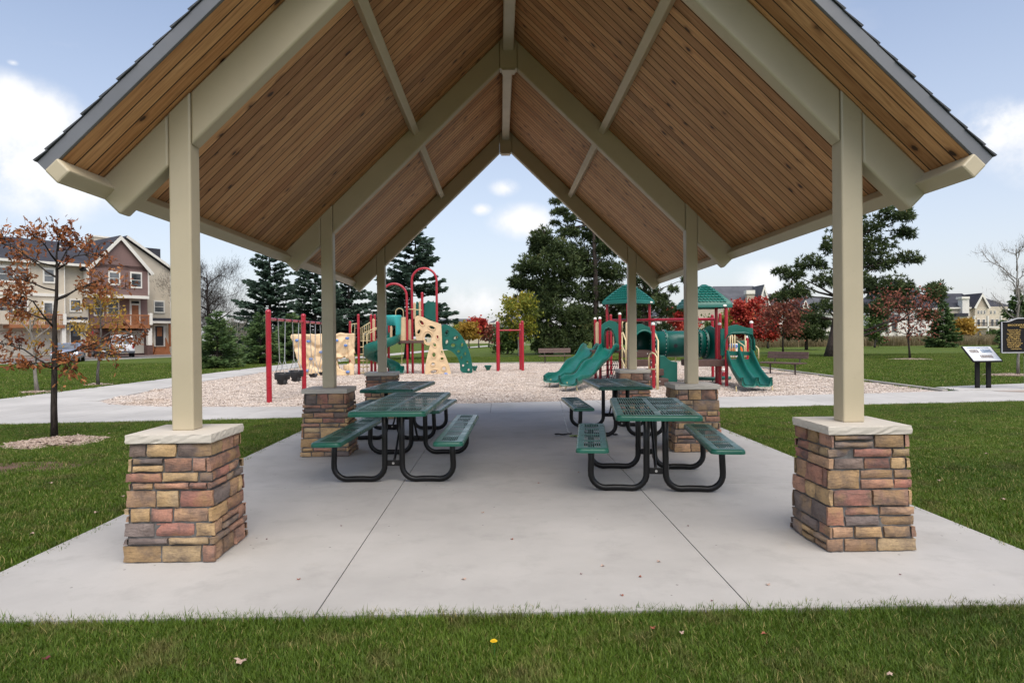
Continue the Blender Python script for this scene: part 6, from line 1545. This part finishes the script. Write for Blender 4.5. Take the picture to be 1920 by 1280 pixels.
tp = np.stack([rg.uniform(28, 82, 2600), rg.uniform(82, 97, 2600), np.full(2600, LAWN_Z)], 1); tp = tp[np.abs(tp[:, 0] / tp[:, 1] - .55) < .32]
scatter('tall_grass', tp, tall, .7, 1.2)
def chip_patch(n, rad, size, mat='wood_chip_piece'):
    mb = MB()
    for _ in range(n):
        a, r = rg.uniform(0, 6.283), rad * math.sqrt(rg.uniform(0, 1)); m = Matrix.Rotation(rg.uniform(0, 6.28), 3, 'Z') @ Matrix.Rotation(rg.uniform(-.5, .5), 3, 'X') @ Matrix.Rotation(rg.uniform(-.5, .5), 3, 'Y'); k = float(rg.uniform(0, 1)); o = len(mb.f)
        mb.box((r * math.cos(a), r * math.sin(a), size * .25), (size * rg.uniform(.6, 1.7), size * rg.uniform(.25, .55), size * .18), m); mb.r += [k] * 6
    return mb.mesh('chip_patch', mat)
cp = [chip_patch(130, .30, .032) for _ in range(4)]
xs, ys = np.meshgrid(np.arange(-10.8, 11.9, .36), np.arange(15, 39.4, .36)); x = xs.ravel() + rg.uniform(-.15, .15, xs.size); y = ys.ravel() + rg.uniform(-.15, .15, xs.size)
sh = [(p[0] * .985 + .005, 26 + (p[1] - 26) * .985) for p in CHIPS]; k = inpoly(x, y, sh)
scatter('wood_chips', np.stack([x[k], y[k], np.full(k.sum(), -.025)], 1), cp, .8, 1.3)
mcp = [chip_patch(45, .16, .05, 'mulch_piece') for _ in range(3)]; mp = []
for mx_, my_, mr in MULCH:
    n = int(mr * mr * 120) + 6; a, r = rg.uniform(0, 6.283, n), mr * np.sqrt(rg.uniform(0, 1, n)) * .92; mp.append(np.stack([mx_ + r * np.cos(a), my_ + r * np.sin(a), np.full(n, -.03) + .04 * (1 - r / mr)], 1))
scatter('tree_mulch', np.concatenate(mp), mcp, .7, 1.2)
soil = MB()
for i, (mx_, my_, mr) in enumerate(MULCH[:3]):
    soil.add([(mx_, my_, .01)] + [(mx_ + mr * math.cos(a_), my_ + mr * math.sin(a_), LAWN_Z + .005) for a_ in np.linspace(0, 6.283, 25)[:-1]], [(0, 1 + j, 1 + (j + 1) % 24) for j in range(24)])
soil.add([(DIRT[0] + .8 * math.cos(a_) * (1 + .2 * math.sin(3 * a_)), DIRT[1] + .4 * math.sin(a_), LAWN_Z + .006) for a_ in np.linspace(0, 6.283, 25)[:-1]], [tuple(range(24))])
paint('soil', (.12, .065, .042), .95, .3, 6, .8, 60)
tag(soil.build('soil', 'soil'), kind='structure')
# fallen leaves, a dandelion, clover
paint('dry_leaf', (.42, .30, .24), .8, .25, 30); paint('rust_leaf', (.28, .09, .05), .8, .25, 30); paint('dark_leaf', (.12, .015, .02), .7, .25, 30); paint('dandelion_yellow', (.78, .52, .01), .7, .15, 60); paint('clover', (.05, .14, .02), .6, .2, 20)
def fallen(px, py, size, mat, lab, seed, z=.0, grp=None):
    p = G(px, py, z); t = MB(); r_ = random.Random(seed); n = 14; pts = []
    for i in range(n):
        a = 2 * math.pi * i / n; rr = size * (1 if i % 2 else .55) * (1.25 if i == 0 else 1) * r_.uniform(.85, 1.1); pts.append((rr * math.cos(a), rr * math.sin(a) * .8, size * (.25 * math.sin(a * 2 + seed) + .18)))
    t.add([(0, 0, .0)] + pts, [(0, 1 + i, 1 + (i + 1) % n) for i in range(n)])
    ob = t.build('fallen_leaf', mat, None); ob.location = p; ob.rotation_euler = (0, 0, r_.uniform(0, 6)); m = ob.modifiers.new('s', 'SOLIDIFY'); m.thickness = .001
    tag(ob, lab, 'leaf', grp)
fallen(452, 1239, .034, 'dry_leaf', 'pale curled dry leaf lying in the grass before the slab', 1, .01); fallen(86, 1233, .022, 'dark_leaf', 'dark red leaf lying in the grass', 2, .01)
fallen(1224, 1176, .018, 'rust_leaf', 'small rust leaf in the grass nearest the slab joint', 3, .01); fallen(1278, 1185, .018, 'dry_leaf', 'small tan leaf in the grass beside a rust one', 4, .01); fallen(1432, 1187, .016, 'rust_leaf', 'tiny rust leaf in grass edge, alone', 5, .01); fallen(1668, 1264, .02, 'dry_leaf', 'tan leaf at the edge of thin dry turf', 7, .01)
for i, (a, b) in enumerate(((1688, 1076), (1166, 1115), (1130, 1060), (1090, 1075), (1200, 1080), (905, 960), (1290, 985), (1010, 905), (870, 1085), (640, 985), (560, 1085), (1440, 1095), (1335, 1125), (960, 1010), (1085, 885), (500, 1010), (1560, 930), (1235, 1052))):
    fallen(a, b, .009 + .004 * (i % 3), ('dark_leaf', 'rust_leaf', 'dry_leaf')[i % 3], ('dark red', 'rust', 'tan')[i % 3] + ' leaf scrap lying on the concrete slab', 30 + i, .004, 'leaf scraps on the slab')
for i, (a, b) in enumerate(((120, 838), (205, 812), (95, 905), (180, 960), (1790, 790), (1650, 800), (1850, 850), (1480, 792), (1760, 900), (1880, 935), (60, 1000), (230, 930))):
    fallen(a, b, .022, 'dry_leaf', 'pale dry leaf lying in the side lawn of the shelter', 60 + i, .008, 'dry leaves in the side lawn')
p = G(926, 1217, .02); dl = thing('dandelion', (p.x, p.y, LAWN_Z), 'single yellow dandelion flower in the lawn', 'flower')
mb = MB()
for ring_, (n, r_, z_) in enumerate(((16, .016, .004), (13, .012, .008), (9, .007, .011))):
    for i in range(n):
        a = 2 * math.pi * i / n + ring_; mb.add([(0, 0, .085 + z_), (r_ * math.cos(a - .18), r_ * math.sin(a - .18), .087 + z_), (r_ * 1.1 * math.cos(a), r_ * 1.1 * math.sin(a), .088 + z_ * .6), (r_ * math.cos(a + .18), r_ * math.sin(a + .18), .087 + z_)], [(0, 1, 2, 3)])
mb.build('flower_head', 'dandelion_yellow', dl, world=False); MB().tube([(0, 0, 0), (.004, 0, .045), (0, 0, .088)], .0022, 6).build('stem', 'clover', dl, world=False)
